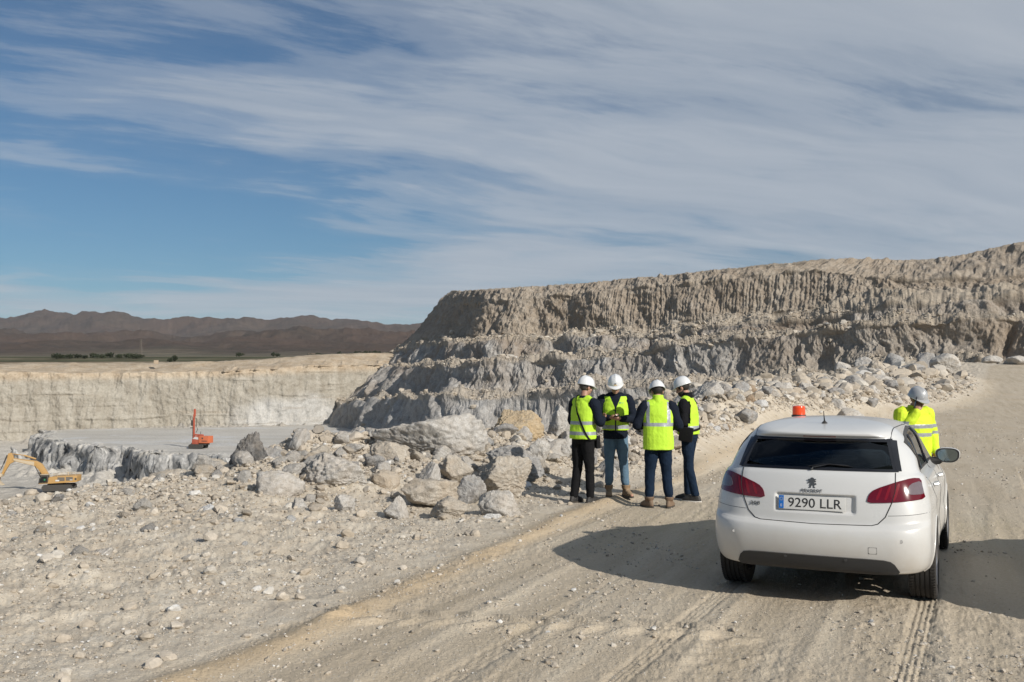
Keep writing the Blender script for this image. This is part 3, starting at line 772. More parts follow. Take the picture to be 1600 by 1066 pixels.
# (pixel x left, x right, y top, y bottom, distance, material, depth ratio, planes, label)
BOULDERS = [
 (357, 422, 676, 752, 16.6, 'grey', .8, 9, 'dark grey jagged rock standing upright at the left of the boulder heap', (0, 0, 0)),
 (473, 572, 708, 776, 15.0, 'pale', .8, 10, 'large pale flat-topped block in the middle left of the boulder heap', 0),
 (587, 764, 646, 730, 18.0, 'pale', .7, 12, 'biggest whitish boulder on the top of the heap', 0),
 (768, 852, 641, 700, 20.0, 'ochre', .7, 9, 'ochre faced block behind the heap, left of the people', 0),
 (737, 832, 713, 778, 14.8, 'beige', .8, 14, 'rounded beige boulder at the right end of the heap', 0),
 (747, 814, 765, 811, 13.2, 'pale', .8, 11, 'low grey-beige boulder nearest the road below the rounded beige one', 0),
 (630, 716, 745, 785, 14.2, 'beige', .8, 13, 'wide beige boulder in the middle of the front row of the heap', 0),
 (671, 731, 777, 814, 13.1, 'beige', .9, 14, 'roundish lumpy beige boulder in the lowest front row of the heap', 0),
 (597, 640, 775, 814, 13.2, 'pale', .8, 8, 'pointed pale rock at the left end of the front row', 0),
 (395, 473, 734, 790, 14.2, 'pale', .8, 11, 'pale pitted boulder between the dark upright rock and the flat-topped block', 0),
 (711, 760, 740, 785, 14.4, 'grey', .8, 8, 'grey angular rock with a sharp edge left of the rounded beige boulder', 0),
 (824, 860, 684, 724, 17.3, 'pale', .9, 11, 'small knobbly pale rock just left of the people', 0),
 (760, 850, 694, 745, 16.4, 'grey', .7, 9, 'sloping grey slab between the ochre block and the rounded beige boulder', 0),
 (852, 898, 632, 700, 20.5, 'pale', .9, 10, 'tall pale boulder directly behind the man in black trousers', 0),
 (652, 688, 720, 750, 15.6, 'pale', .9, 10, 'small pale rock below the biggest whitish boulder', 0),
 (687, 740, 709, 742, 16.1, 'beige', .8, 10, 'flattish beige rock under the right end of the biggest boulder', 0),
 (521, 554, 773, 802, 13.3, 'pale', .9, 9, 'small pale rock below the flat-topped block', 0),
 (455, 482, 778, 802, 13.2, 'pale', .9, 9, 'small stone at the foot of the pale pitted boulder', 0),
 (226, 304, 733, 762, 16.4, 'beige', .6, 8, 'long low beige block at the edge above the pit', 0),
 (243, 290, 711, 742, 17.4, 'pale', .8, 10, 'pale grey rock behind the long low beige block', 0),
 (305, 355, 716, 757, 16.5, 'beige', .8, 10, 'beige rock left of the dark upright rock', 0),
 (306, 336, 788, 819, 12.8, 'white', .8, 9, 'pale angular stone alone on the left slope', 0),
 (337, 354, 794, 826, 12.5, 'beige', .8, 9, 'narrow stone beside the pale angular stone on the left slope', 0),
 (147, 167, 770, 790, 14.4, 'white', .9, 9, 'small white stone at the edge above the yellow excavator', 0),
 (280, 334, 843, 873, 10.6, 'grey', .7, 8, 'flat grey streaked stone low on the left slope', 0),
 (130, 178, 856, 886, 10.0, 'pale', .8, 8, 'flat pale layered stone low at the left', 0),
 (-8, 38, 798, 820, 12.8, 'grey', .7, 8, 'grey slab cut off by the left side of the view', 0),
 (398, 424, 805, 816, 12.8, 'white', .8, 8, 'small flat white stone below the boulder heap', 0),
 (754, 784, 802, 816, 13.0, 'white', .8, 8, 'flat white stone leaning on the lowest grey-beige boulder', 0),
 (540, 600, 664, 708, 20.0, 'pale', .9, 10, 'pale broken rock left of the biggest whitish boulder', 0),
 (500, 545, 684, 712, 19.0, 'pale', .9, 9, 'low pale rock at the left foot of the heap top', 0),
 (575, 640, 690, 735, 17.0, 'beige', .8, 12, 'crumbly beige rock below the left end of the biggest boulder', 0),
 (580, 625, 735, 775, 15.2, 'beige', .8, 12, 'beige lump right of the flat-topped block', 0),
 (1080, 1129, 595, 648, 27.0, 'pale', .9, 11, 'large pale boulder behind the man with the black waist bag', 0),
 (1305, 1329, 559, 579, 78.0, 'pale', .9, 7, 'small cube shaped pale boulder below the brown cliff', 0),
 (1335, 1366, 548, 572, 84.0, 'pale', .9, 9, 'pale boulder right of the cube shaped one', 0),
 (1354, 1381, 563, 592, 66.0, 'beige', .9, 8, 'beige pointed boulder above the grey stone heap', 0),
 (1430, 1458, 544, 572, 84.0, 'grey', .9, 9, 'grey boulder on top of the far stone heap', 0),
 (1454, 1496, 549, 575, 80.0, 'pale', .9, 10, 'wide pale boulder at the right of the far stone heap', 0),
 (1533, 1563, 556, 570, 118.0, 'pale', .9, 9, 'left of the two lone boulders at the far cliff foot', 0),
 (1573, 1608, 556, 571, 115.0, 'pale', .9, 9, 'right of the two lone boulders at the far cliff foot', 0),
 (1163, 1204, 620, 650, 33.0, 'white', .9, 8, 'bright white angular boulder behind the car, left of the orange beacon', 0),
 (1246, 1279, 598, 632, 40.0, 'pale', .9, 9, 'pale upright rock right behind the orange beacon', 0),
 (1275, 1310, 602, 628, 42.0, 'brown', .9, 9, 'brown rock just right of the orange beacon', 0),
 (1311, 1352, 605, 634, 33.0, 'pale', .9, 9, 'pale broken boulder behind the roof, right of the aerial of the car', 0),
 (1213, 1246, 613, 634, 37.0, 'brown', .9, 10, 'dark brown rock left of the orange beacon', 0),
 (1123, 1141, 624, 642, 30.0, 'grey', .9, 10, 'small dark rock right of the people', 0),
 (1405, 1444, 568, 588, 72.0, 'grey', .9, 9, 'grey boulder low in the far stone heap', 0),
 (1418, 1442, 588, 603, 60.0, 'beige', .9, 9, 'lone beige boulder at the foot of the far stone heap', 0),
 (1380, 1412, 552, 574, 80.0, 'grey', .9, 9, 'grey boulder in the middle of the far stone heap', 0),
]
def build_boulders():
    for i, (x0, x1, y0, y1, d, mt, dr, npl, lab, _) in enumerate(BOULDERS):
        c = P((x0 + x1) / 2, (y0 + y1) / 2, d)
        w = (x1 - x0) / FPX * d; h = (y1 - y0) / FPX * d
        dims = (w * 1.03, w * dr, h * 1.15)
        sub = 6 if w > 0.9 and d < 21 else 5
        V, F = rock_verts(100 + i, sub, dims, npl, 0.014, (0.055 if w > 1.2 else .075) if i else 0.14, 0.48)
        if i in (0, 8, 13, 3):
            zz = np.clip(V[:, 2] / dims[2] + .5, 0, 1); V[:, :2] *= (1.12 - (.62 if i != 3 else .35) * zz ** 1.3)[:, None]
        me = raw_mesh('boulder', V, F, RM['darkgrey' if i == 0 else mt])
        gz = float(ground_h(np.array([[c[0]]]), np.array([[c[1]]]), False)[0, 0])
        z = c[2] - h * 0.05
        # rest it in the soil below when the heap under it is lower
        if z - dims[2] * 0.5 > gz - 0.03:
            dims2 = (z - gz) + dims[2] * 0.5 + 0.05 * dims[2]
            k = min(dims2 / dims[2], 1.9 if d < 24 else 1.15)
            top = z + dims[2] / 2
            me.transform(Matrix.Diagonal((1, 1, k, 1)))
            z = min(top - dims[2] * k / 2, gz + dims[2] * k * .42)
        o = obj('boulder', me, loc=(c[0], c[1], z))
        tag(o, lab, 'boulder')
build_boulders()

def scatter_rocks():
    rs = np.random.RandomState(5)
    T = {}
    for k in RM: T[k] = [raw_mesh('rock', *rock_verts(300 + 7 * j + len(k), 4, (1, rs.uniform(.7, 1), rs.uniform(.55, .85)), 9, 0.02, 0.09, 0.5), RM[k]) for j in range(3)]
    zones = [  # centre line, spread, count, size range, palette, group, label
     (((-4.6, 15.4), (2.2, 19.8)), 1.6, 138, (.15, .58), 'pale beige pale pale grey', 'rocks heaped among the big boulders', 'small rock wedged among the big boulders of the heap'),
     (((-9.5, 12.2), (-2.4, 11.8)), 1.8, 60, (.07, .22), 'pale white grey beige', 'stones on the left slope', 'fist to head sized stone lying on the left slope'),
     (((3.2, 20), (8.2, 31)), 1.9, 64, (.18, .70), 'pale beige grey brown white brown', 'rocks piled behind the car', 'broken rock in the long pile behind the car'),
     (((7.5, 32), (17.0, 50)), 2.8, 44, (.25, .95), 'pale beige grey pale', 'rocks in the far stone heap', 'broken rock in the far stone heap below the brown cliff'),
     (((17.0, 50), (27.0, 72)), 3.2, 28, (.35, 1.2), 'pale beige grey pale', 'rocks in the far stone heap', 'broken rock in the far stone heap below the brown cliff'),
    ]
    for (a, b), sp, cnt, (s0, s1), pal, grp, lab in zones:
        pal = pal.split()
        for i in range(cnt):
            t = rs.rand(); x = a[0] + (b[0] - a[0]) * t + rs.normal() * sp * .55; y = a[1] + (b[1] - a[1]) * t + rs.normal() * sp * .55
            ex = float(poly_dist(np.array([x]), np.array([y]), ROAD_EDGE)[0]); pe = float(poly_dist(np.array([x]), np.array([y]), PIT_EDGE)[0])
            if ex < 0.35 or pe > 0.2: continue
            s = s0 * (s1 / s0) ** (rs.rand() ** 1.6)
            z = float(ground_h(np.array([[x]]), np.array([[y]]), True)[0, 0])
            k = pal[rs.randint(len(pal))]
            o = obj('rock', T[k][rs.randint(3)], loc=(x, y, z + s * 0.16), rot=(rs.uniform(-.5, .5), rs.uniform(-.5, .5), rs.uniform(0, 6.28)))
            o.scale = (s, s * rs.uniform(.8, 1.1), s * rs.uniform(.8, 1.15))
            tag(o, lab, 'rock', grp)
scatter_rocks()

def mat_gravel():
    m, t, b = mat_new('loose_gravel')
    oi = attr(t, 'tone')
    tc = t.new('ShaderNodeTexCoord'); n = t.noise(tc.outputs['Object'], 22, 5, 0.65)
    c = t.ramp(oi, [(0.0, (0.26, 0.235, 0.205)), (0.25, (0.40, 0.345, 0.275)), (0.6, (0.47, 0.415, 0.345)), (0.85, (0.50, 0.465, 0.41)), (1.0, (0.60, 0.59, 0.57))])
    c = t.mix(1.0, c, t.ramp(n, [(0.3, 0.78), (0.7, 1.15)]), 'MULTIPLY')
    t.link(c, b.inputs['Base Color']); b.inputs['Roughness'].default_value = 0.92; b.inputs['Specular IOR Level'].default_value = 0.2
    t.link(t.bump(n, 0.6, 0.01), b.inputs['Normal'])
    return m
GRAV = mat_gravel()
def stones_mesh(name, pts, sizes, tones, sub=1, seed=3):
    """many small loose stones as one mass"""
    rs = np.random.RandomState(seed)
    temps = [rock_verts(900 + j, sub, (1, rs.uniform(.6, 1), rs.uniform(.45, .8)), 8, 0.015, .05, .42) for j in range(12)]
    n = len(pts); k = rs.randint(0, 12, n)
    Vs, Fs, Ts = [], [], []; base = 0
    for j in range(12):
        idx = np.where(k == j)[0]
        if not len(idx): continue
        V, F = temps[j]; m = len(V)
        a = rs.uniform(0, 2 * PI, len(idx)); tl = rs.uniform(-.6, .6, len(idx))
        ca, sa, ct, st = np.cos(a), np.sin(a), np.cos(tl), np.sin(tl)
        x = V[None, :, 0]; y = V[None, :, 1] * ct[:, None] - V[None, :, 2] * st[:, None]; z = V[None, :, 1] * st[:, None] + V[None, :, 2] * ct[:, None]
        X = x * ca[:, None] - y * sa[:, None]; Y = x * sa[:, None] + y * ca[:, None]
        W = np.stack([X, Y, z], -1) * sizes[idx][:, None, None] + pts[idx][:, None, :]
        Vs.append(W.reshape(-1, 3)); Ts.append(np.repeat(tones[idx], m))
        Fs.append((F[None] + (base + np.arange(len(idx)) * m)[:, None, None]).reshape(-1, 3)); base += m * len(idx)
    me = raw_mesh(name, np.concatenate(Vs), np.concatenate(Fs), GRAV, smooth=False)
    at = me.attributes.new('tone', 'FLOAT', 'POINT'); at.data.foreach_set('value', np.concatenate(Ts).astype(np.float32))
    return obj(name, me)
def build_gravel():
    rs = np.random.RandomState(11)
    n = 135000
    r = 4.0 * (90 / 4.0) ** (rs.rand(n) ** 1.15); th = np.radians(rs.uniform(-36, 34, n))
    x = r * np.sin(th); y = r * np.cos(th)
    e = poly_dist(x, y, ROAD_EDGE); p = poly_dist(x, y, PIT_EDGE)
    g = fbm(x * 0.5, y * 0.5, 2.0, 3)
    keep = (p < 0.3) & (rs.rand(n) < np.where(e > 0.25, np.clip(0.55 + 0.5 * g, .12, 1) * sstep(.1, 1.2, e) + .1, np.where(fbm(x * .55, y * .3, 5, 3) > .17, 0.42, 0.05) + .25 * np.exp(-((e + .2) / .5) ** 2)))
    x, y, e, r = x[keep], y[keep], e[keep], r[keep]; n = len(x)
    s = 0.014 * (1 + rs.pareto(2.3, n)); s = np.minimum(s, 0.15) * np.clip(r / 11, .75, 3.2)
    s = np.where(e < 0.2, np.minimum(s * .8, 0.05), s)
    z = ground_h(x[None], y[None])[0] + s * 0.12
    tone = np.clip(rs.beta(2, 2, n) + (rs.rand(n) < .12) * .4, 0, 1)
    # dense broken rock on the heaps
    H = []
    for (a, b, sp, cnt, s0, s1) in (((-4.6, 15.6), (-0.4, 18.0), 1.15, 3600, .022, .15), ((-0.4, 18.0), (2.4, 21.2), 1.1, 3000, .022, .17), ((-6.6, 12.4), (-4.2, 15.0), .9, 1500, .022, .09),
                               ((-3.8, 17.6), (2.6, 21.0), .8, 4200, .03, .32), ((2.8, 21.2), (5.8, 29.0), 1.3, 4200, .035, .32), ((5.8, 29.0), (10.8, 42.0), 2.2, 5200, .042, .5), ((10.8, 42.0), (19.5, 58.0), 3.2, 4800, .08, .8), ((19.5, 58), (31, 82), 3.8, 3000, .12, 1.2), ((3.2, 19.5), (7.2, 27.0), .9, 2600, .028, .34), ((7.2, 27.0), (13.5, 38.5), 1.3, 2600, .035, .45), ((13.5, 38.5), (24, 53), 2.0, 2000, .06, .6)):
        t = rs.rand(cnt); hx = a[0] + (b[0] - a[0]) * t + rs.normal(size=cnt) * sp; hy = a[1] + (b[1] - a[1]) * t + rs.normal(size=cnt) * sp
        hs = s0 * (1 + rs.pareto(2.0, cnt)); hs = np.minimum(hs, s1)
        k = (poly_dist(hx, hy, ROAD_EDGE) > 0.3 + hs) & (poly_dist(hx, hy, PIT_EDGE) < 1.5)
        H.append(np.stack([hx[k], hy[k], ground_h(hx[k][None], hy[k][None])[0] + hs[k] * .18, hs[k], np.clip(rs.beta(2, 2.2, k.sum()), 0, 1)], -1))
    H = np.concatenate(H)
    x = np.concatenate([x, H[:, 0]]); y = np.concatenate([y, H[:, 1]]); z = np.concatenate([z, H[:, 2]]); s = np.concatenate([s, H[:, 3]]); tone = np.concatenate([tone, H[:, 4]])
    big = s > 0.05
    o = stones_mesh('gravel', np.stack([x, y, z], -1)[~big], s[~big], tone[~big], 1)
    tag(o, kind='stuff')
    o = stones_mesh('rubble', np.stack([x, y, z], -1)[big], s[big], tone[big], 2, 8)
    tag(o, kind='stuff')
    # crumbled stone on the cliff benches and on the far heaps
    me = cliff.data; nv = len(me.vertices)
    co = np.empty(nv * 3, np.float32); me.vertices.foreach_get('co', co); co = co.reshape(-1, 3)
    bn = np.empty(nv, np.float32); me.attributes['bench'].data.foreach_get('value', bn)
    w = np.where(bn > .7, 1.0, .008) * (co[:, 2] < 12) * (co[:, 1] < 300)
    idx = rs.choice(nv, 9000, p=w / w.sum())
    s = 0.20 * (1 + rs.pareto(2.4, 9000)); s = np.minimum(s, 1.5) * np.clip(co[idx, 1] / 190, .6, 1.2)
    o = stones_mesh('bench_rubble', co[idx] + np.array([0, 0, .1]), s, np.clip(rs.beta(2, 3, 9000), 0, 1), 1, 21)
    tag(o, kind='stuff')
build_gravel()

# ================================================================== CAR
def catmull(keys, m):
    """keys (k, ...) -> m samples per span, centripetal-free uniform Catmull-Rom"""
    K = np.asarray(keys, float); k = len(K)
    Pp = np.concatenate([[2 * K[0] - K[1]], K, [2 * K[-1] - K[-2]]])
    out = []
    for i in range(1, k):
        for t in np.linspace(0, 1, m, endpoint=(i == k - 1)):
            a, b, c, d = Pp[i - 1], Pp[i], Pp[i + 1], Pp[i + 2]
            out.append(0.5 * ((2 * b) + (-a + c) * t + (2 * a - 5 * b + 4 * c - d) * t * t + (-a + 3 * b - 3 * c + d) * t ** 3))
    return np.array(out)
# yr, bow, rcx, rcy, w, yf, fcx, fcy, zr, zs, zf
CAR_RINGS = [
 (0.34, .02, .20, .18, .72, 3.95, .20, .2, .285, .20, .19),
 (0.13, .05, .28, .24, .80, 4.08, .30, .3, .290, .185, .18),
 (0.075, .09, .31, .27, .860, 4.16, .40, .4, .325, .25, .24),
 (0.035, .11, .31, .28, .890, 4.21, .46, .5, .405, .35, .34),
 (0.008, .12, .31, .29, .902, 4.24, .48, .55, .49, .46, .45),
 (0.000, .12, .31, .29, .904, 4.25, .48, .6, .57, .57, .55),
 (0.012, .12, .31, .30, .903, 4.23, .48, .6, .625, .655, .62),
 (0.045, .11, .31, .30, .901, 4.20, .48, .6, .652, .69, .66),
 (0.072, .10, .31, .31, .900, 4.15, .48, .65, .675, .72, .70),
 (0.082, .105, .31, .32, .896, 4.07, .48, .7, .75, .78, .745),
 (0.098, .115, .31, .33, .885, 3.95, .46, .7, .86, .85, .80),
 (0.125, .12, .30, .34, .868, 3.78, .42, .7, .955, .915, .86),
 (0.155, .12, .28, .34, .840, 3.58, .36, .6, 1.03, .965, .92),
 (0.185, .11, .24, .32, .795, 3.36, .26, .5, 1.07, .995, .965),
 (0.265, .10, .22, .34, .750, 3.12, .24, .45, 1.16, 1.08, 1.055),
 (0.350, .09, .20, .36, .697, 2.87, .24, .42, 1.245, 1.19, 1.16),
 (0.420, .08, .18, .36, .640, 2.64, .24, .40, 1.315, 1.30, 1.26),
 (0.385, .10, .20, .38, .600, 2.48, .24, .40, 1.345, 1.355, 1.325),
 (0.390, .10, .22, .38, .560, 2.36, .24, .38, 1.368, 1.392, 1.365),
 (0.460, .10, .22, .34, .500, 2.22, .22, .34, 1.392, 1.418, 1.398),
 (0.640, .08, .18, .28, .400, 2.05, .18, .28, 1.420, 1.438, 1.422),
 (0.900, .05, .12, .18, .250, 1.88, .12, .18, 1.442, 1.450, 1.440),
 (1.250, .01, .02, .03, .040, 1.60, .02, .03, 1.455, 1.456, 1.452),
]
def car_outline(p):
    yr, bow, rcx, rcy, w, yf, fcx, fcy, zr, zs, zf = p
    nr, nc, ns, nf = 60, 44, 190, 30
    xs = []; ys = []; zs_ = []
    t = np.linspace(0, 1, nr, endpoint=False); x = t * (w - rcx)
    yb = yr + bow * (x / w) ** 2
    zside_r = zr + max(zs - zr, 0) * 0.25 * (t ** 2)
    xs.append(x); ys.append(yb); zs_.append(zside_r)
    y0 = yr + bow * ((w - rcx) / w) ** 2
    slope = 2 * bow * (w - rcx) / w / w
    t = np.linspace(0, 1, nc, endpoint=False); ph = t * PI / 2
    e = 2 / 2.25
    x = (w - rcx) + rcx * np.sin(ph) ** e; y = (y0 + rcy) - rcy * np.cos(ph) ** e
    y = y + slope * (x - (w - rcx)) * np.cos(ph)
    xs.append(x); ys.append(y); low = 1.0 if zs >= zr else 0.0
    zs_.append(zr + (zs - zr) * (0.25 + 0.75 * (t * t * (3 - 2 * t))) * low)
    ya = y0 + rcy; yb2 = yf - fcy
    t = np.linspace(0, 1, ns, endpoint=False); y = ya + (yb2 - ya) * t
    xs.append(np.full(ns, w) + 0.0 * t); ys.append(y); zz = zs + (zf - zs) * sstep(0.55, 1.0, t) * 0.6
    zs_.append(zz if low else zr + (zz - zr) * sstep(0, .12, t))
    t = np.linspace(0, 1, nc, endpoint=False); ph = t * PI / 2; e = 2 / 2.1
    x = (w - fcx) + fcx * np.cos(ph) ** e; y = yb2 + fcy * 0.85 * np.sin(ph) ** e
    xs.append(x); ys.append(y); zs_.append((zs + (zf - zs) * 0.6) + (zf - zs) * .4 * t)
    t = np.linspace(0, 1, nf); x = (w - fcx) * (1 - t)
    xs.append(x); ys.append(yb2 + fcy * (0.85 + 0.15 * (1 - ((w - fcx) * (1 - t) / max(w - fcx, 1e-3)) ** 2))); zs_.append(np.full(nf, zf))
    x = np.concatenate(xs); y = np.concatenate(ys); z = np.concatenate(zs_)
    return np.stack([x, y, z], -1)
def car_shell():
    keys = np.array([car_outline(p) for p in CAR_RINGS])
    G = catmull(keys, 13)                       # rows, half outline
    X, Y, Z = G[..., 0].copy(), G[..., 1].copy(), G[..., 2].copy()
    # plan taper of the sides, a wheel arch flare and waist crease
    side = np.clip(X / 0.9, 0, 1)
    taper = 1 - 0.020 * np.clip((1.0 - Y) / 1.0, 0, 1) ** 2 - 0.06 * np.clip((Y - 2.9) / 1.3, 0, 1) ** 2
    X *= taper
    for yc in (0.83, 3.45):
        fl = np.exp(-((np.hypot(Y - yc, Z - 0.32) - 0.37) / 0.09) ** 2) * (X > .68)
        X += 0.014 * fl
    X += 0.012 * np.exp(-((Z - 0.80) / 0.05) ** 2) * (X > .75) * sstep(.3, .8, Y)       # shoulder crease
    X -= 0.018 * np.exp(-((Z - 0.55) / 0.10) ** 2) * (X > .75) * sstep(.9, 1.4, Y) * sstep(3.4, 2.9, Y)
    # plate recess
    rec = sstep(.335, .300, np.abs(X - .0)) * sstep(.735, .765, Z) * sstep(.895, .875, Z) * (Y < .4)
    Y += 0.024 * rec
    # roof: slight rise to the middle of the car
    Z += 0.012 * np.exp(-((Y - 1.4) / .8) ** 2) * sstep(1.38, 1.44, Z)
    X *= 1 - 0.048 * sstep(1.30, 1.0, Z) + .012 * sstep(1.2, 1.32, Z)
    G = np.stack([X, Y, Z], -1)
    G = np.concatenate([G, G[-1:] * np.array([0, 1, 1])])
    M = G[:, ::-1] * np.array([-1, 1, 1])
    full = np.concatenate([G, M[:, 1:-1]], axis=1)
    return full
def in_poly(px, py, poly):
    c = np.zeros(px.shape, bool); n = len(poly)
    for i in range(n):
        x0, y0 = poly[i]; x1, y1 = poly[(i + 1) % n]
        if y0 == y1: continue
        k = ((y0 > py) != (y1 > py)) & (px < (x1 - x0) * (py - y0) / (y1 - y0) + x0)
        c ^= k
    return c
from mathutils.geometry import delaunay_2d_cdt
def densify(poly, step, round_n=0):
    P2 = [np.array(p, float) for p in poly]
    for _ in range(round_n):                     # Chaikin corner rounding
        Q = []
        for i in range(len(P2)):
            a, b = P2[i], P2[(i + 1) % len(P2)]
            Q += [a * .8 + b * .2, a * .2 + b * .8]
        P2 = Q
    out = []
    for i in range(len(P2)):
        a, b = P2[i], P2[(i + 1) % len(P2)]
        n = max(1, int(np.linalg.norm(b - a) / step))
        out += [a + (b - a) * k / n for k in range(n)]
    return out
class Surf:
    def __init__(s, V, F):
        s.t = BVHTree.FromPolygons([Vector(v) for v in V], [tuple(f) for f in F])
    def hit(s, axis, u, v, sgn=1):
        if axis == 'rear': o, d = Vector((u, -3, v)), Vector((0, 1, 0))
        elif axis == 'front': o, d = Vector((u, 8, v)), Vector((0, -1, 0))
        elif axis == 'side': o, d = Vector((3 * sgn, u, v)), Vector((-sgn, 0, 0))
        else: o, d = Vector((u, v, 4)), Vector((0, 0, -1))
        h = s.t.ray_cast(o, d)
        if h[0] is None: return None, None
        n = h[1]
        if n.dot(d) > 0: n = -n
        return h[0], n
    def patch(s, axis, poly, off, thick=0.004, step=0.02, sgn=1, round_n=1, inner=True):
        b = densify(poly, step, round_n); nb = len(b)
        pts = list(b)
        A = np.array(b); lo, hi = A.min(0), A.max(0)
        if inner:
            gx, gy = np.meshgrid(np.arange(lo[0] + step / 2, hi[0], step), np.arange(lo[1] + step / 2, hi[1], step))
            ok = in_poly(gx, gy, b)
            # keep off the boundary
            for x, y in zip(gx[ok], gy[ok]):
                if np.min(np.hypot(A[:, 0] - x, A[:, 1] - y)) > step * .45: pts.append(np.array((x, y)))
        vs, es, fs, _, _, _ = delaunay_2d_cdt([Vector(p) for p in pts], [], [list(range(nb))], 1, 1e-6)
        V = []; last = (Vector((0, 0, 0)), Vector((0, -1, 0)))
        for p in vs:
            h, n = s.hit(axis, p.x, p.y, sgn)
            if h is None: h, n = last
            last = (h, n)
            V.append((h, n))
        # smooth the normals
        cnt = len(V)
        T = [h + n * off for h, n in V]; Bm = [h + n * (off - thick) for h, n in V]
        faces = [tuple(f) for f in fs]
        # boundary edges of the triangulation
        ec = {}
        for f in faces:
            for i in range(3):
                e = (f[i], f[(i + 1) % 3]); k = (min(e), max(e)); ec.setdefault(k, []).append(e)
        F = list(faces) + [tuple(x + cnt for x in reversed(f)) for f in faces]
        for k, l in ec.items():
            if len(l) == 1:
                a, c = l[0]; F.append((c, a, a + cnt, c + cnt))
        VV = np.array([v[:] for v in T + Bm])
        # orient outward
        me = raw_mesh('patch', VV, F, [], smooth=True)
        bm = bmesh.new(); bm.from_mesh(me); bmesh.ops.recalc_face_normals(bm, faces=bm.faces)
        for e in bm.edges:
            if len(e.link_faces) == 2 and e.calc_face_angle(0) > 0.8: e.smooth = False
        bm.to_mesh(me); bm.free()
        return me
    def line(s, axis, pts, rad=0.003, off=0.0, step=0.02, sgn=1, sides=6):
        P2 = [np.array(p, float) for p in pts]; out = []
        for a, b in zip(P2[:-1], P2[1:]):
            n = max(1, int(np.linalg.norm(b - a) / step)); out += [a + (b - a) * k / n for k in range(n)]
        out.append(P2[-1])
        C = []
        for p in out:
            h, n = s.hit(axis, p[0], p[1], sgn)
            if h is not None: C.append(h + n * off)
        return C
def tube_np(C, rad, sides=8, caps=True, up=None):
    """tube along points; rad scalar or list. returns V, F"""
    C = [Vector(c) for c in C]; n = len(C)
    rad = [rad] * n if np.isscalar(rad) else rad
    V = []; F = []
    prev = None
    for i in range(n):
        t = (C[min(i + 1, n - 1)] - C[max(i - 1, 0)]).normalized()
        if prev is None:
            a = Vector((0, 0, 1)) if abs(t.z) < .9 else Vector((1, 0, 0))
            u = t.cross(a).normalized()
        else:
            u = (prev - t * prev.dot(t)).normalized()
        prev = u; v = t.cross(u)
        for k in range(sides):
            an = 2 * PI * k / sides
            V.append((C[i] + (u * math.cos(an) + v * math.sin(an)) * rad[i])[:])
    for i in range(n - 1):
        for k in range(sides):
            a = i * sides + k; b = i * sides + (k + 1) % sides
            F.append((a, b, b + sides, a + sides))
    if caps:
        F.append(tuple(range(sides))[::-1]); F.append(tuple(range((n - 1) * sides, n * sides)))
    return V, F
class MB:
    """collects simple solids into one mesh"""
    def __init__(s): s.V = []; s.F = []; s.M = []
    def add(s, V, F, m=0):
        b = len(s.V); s.V += [tuple(v) for v in V]; s.F += [tuple(i + b for i in f) for f in F]; s.M += [m] * len(F); return s
    def tube(s, C, r, sides=8, m=0): V, F = tube_np(C, r, sides); return s.add(V, F, m)
    def box(s, c, d, rot=None, m=0, bev=0.0, taper=(1, 1)):
        bm = bmesh.new(); bmesh.ops.create_cube(bm, size=1.0)
        for v in bm.verts:
            k = taper if v.co.z > 0 else (1, 1)
            v.co = Vector((v.co.x * d[0] * k[0], v.co.y * d[1] * k[1], v.co.z * d[2]))
        if bev: bmesh.ops.bevel(bm, geom=list(bm.edges), offset=bev, segments=2, profile=0.7, affect='EDGES')
        Rm = Euler(rot).to_matrix() if rot is not None else Matrix.Identity(3)
        bm.verts.index_update()
        V = [(Rm @ v.co + Vector(c))[:] for v in bm.verts]; F = [[v.index for v in f.verts] for f in bm.faces]; bm.free()
        return s.add(V, F, m)
    def lathe(s, prof, n=32, c=(0, 0, 0), axis='z', m=0, rot=None):
        """prof: list of (r, h)"""
        V = []; k = len(prof)
        for i in range(n):
            a = 2 * PI * i / n
            for r, h in prof:
                p = (r * math.cos(a), r * math.sin(a), h)
                if axis == 'x': p = (h, p[0], p[1])
                if axis == 'y': p = (p[0], h, p[1])
                V.append(p)
        F = []
        for i in range(n):
            j = (i + 1) % n
            for q in range(k - 1):
                F.append((i * k + q, j * k + q, j * k + q + 1, i * k + q + 1))
        if rot is not None: V = [(Euler(rot).to_matrix() @ Vector(v))[:] for v in V]
        V = [(v[0] + c[0], v[1] + c[1], v[2] + c[2]) for v in V]
        return s.add(V, F, m)
    def prism(s, poly, axis, a, b, m=0, bev=0.0):
        """poly in the plane across axis, extruded from a to b"""
        bm = bmesh.new()
        def mk(p, h): return {'x': (h, p[0], p[1]), 'y': (p[0], h, p[1]), 'z': (p[0], p[1], h)}[axis]
        v0 = [bm.verts.new(mk(p, a)) for p in poly]; v1 = [bm.verts.new(mk(p, b)) for p in poly]
        bm.faces.new(v0); bm.faces.new(v1[::-1]); n = len(poly)
        for i in range(n): bm.faces.new((v0[i], v1[i], v1[(i + 1) % n], v0[(i + 1) % n]))
        bmesh.ops.recalc_face_normals(bm, faces=bm.faces)
        if bev: bmesh.ops.bevel(bm, geom=list(bm.edges), offset=bev, segments=2, profile=0.7, affect='EDGES')
        bm.verts.index_update()
        V = [v.co[:] for v in bm.verts]; F = [[v.index for v in f.verts] for f in bm.faces]; bm.free()
        return s.add(V, F, m)
    def build(s, name, mats, parent=None, smooth=True, angle=0.6):
        me = raw_mesh(name, np.array(s.V), s.F, mats, smooth, s.M)
        bm = bmesh.new(); bm.from_mesh(me); bmesh.ops.recalc_face_normals(bm, faces=bm.faces)
        for e in bm.edges:
            e.smooth = not (len(e.link_faces) == 2 and e.calc_face_angle(0) > angle)
        bm.to_mesh(me); bm.free()
        return obj(name, me, parent)

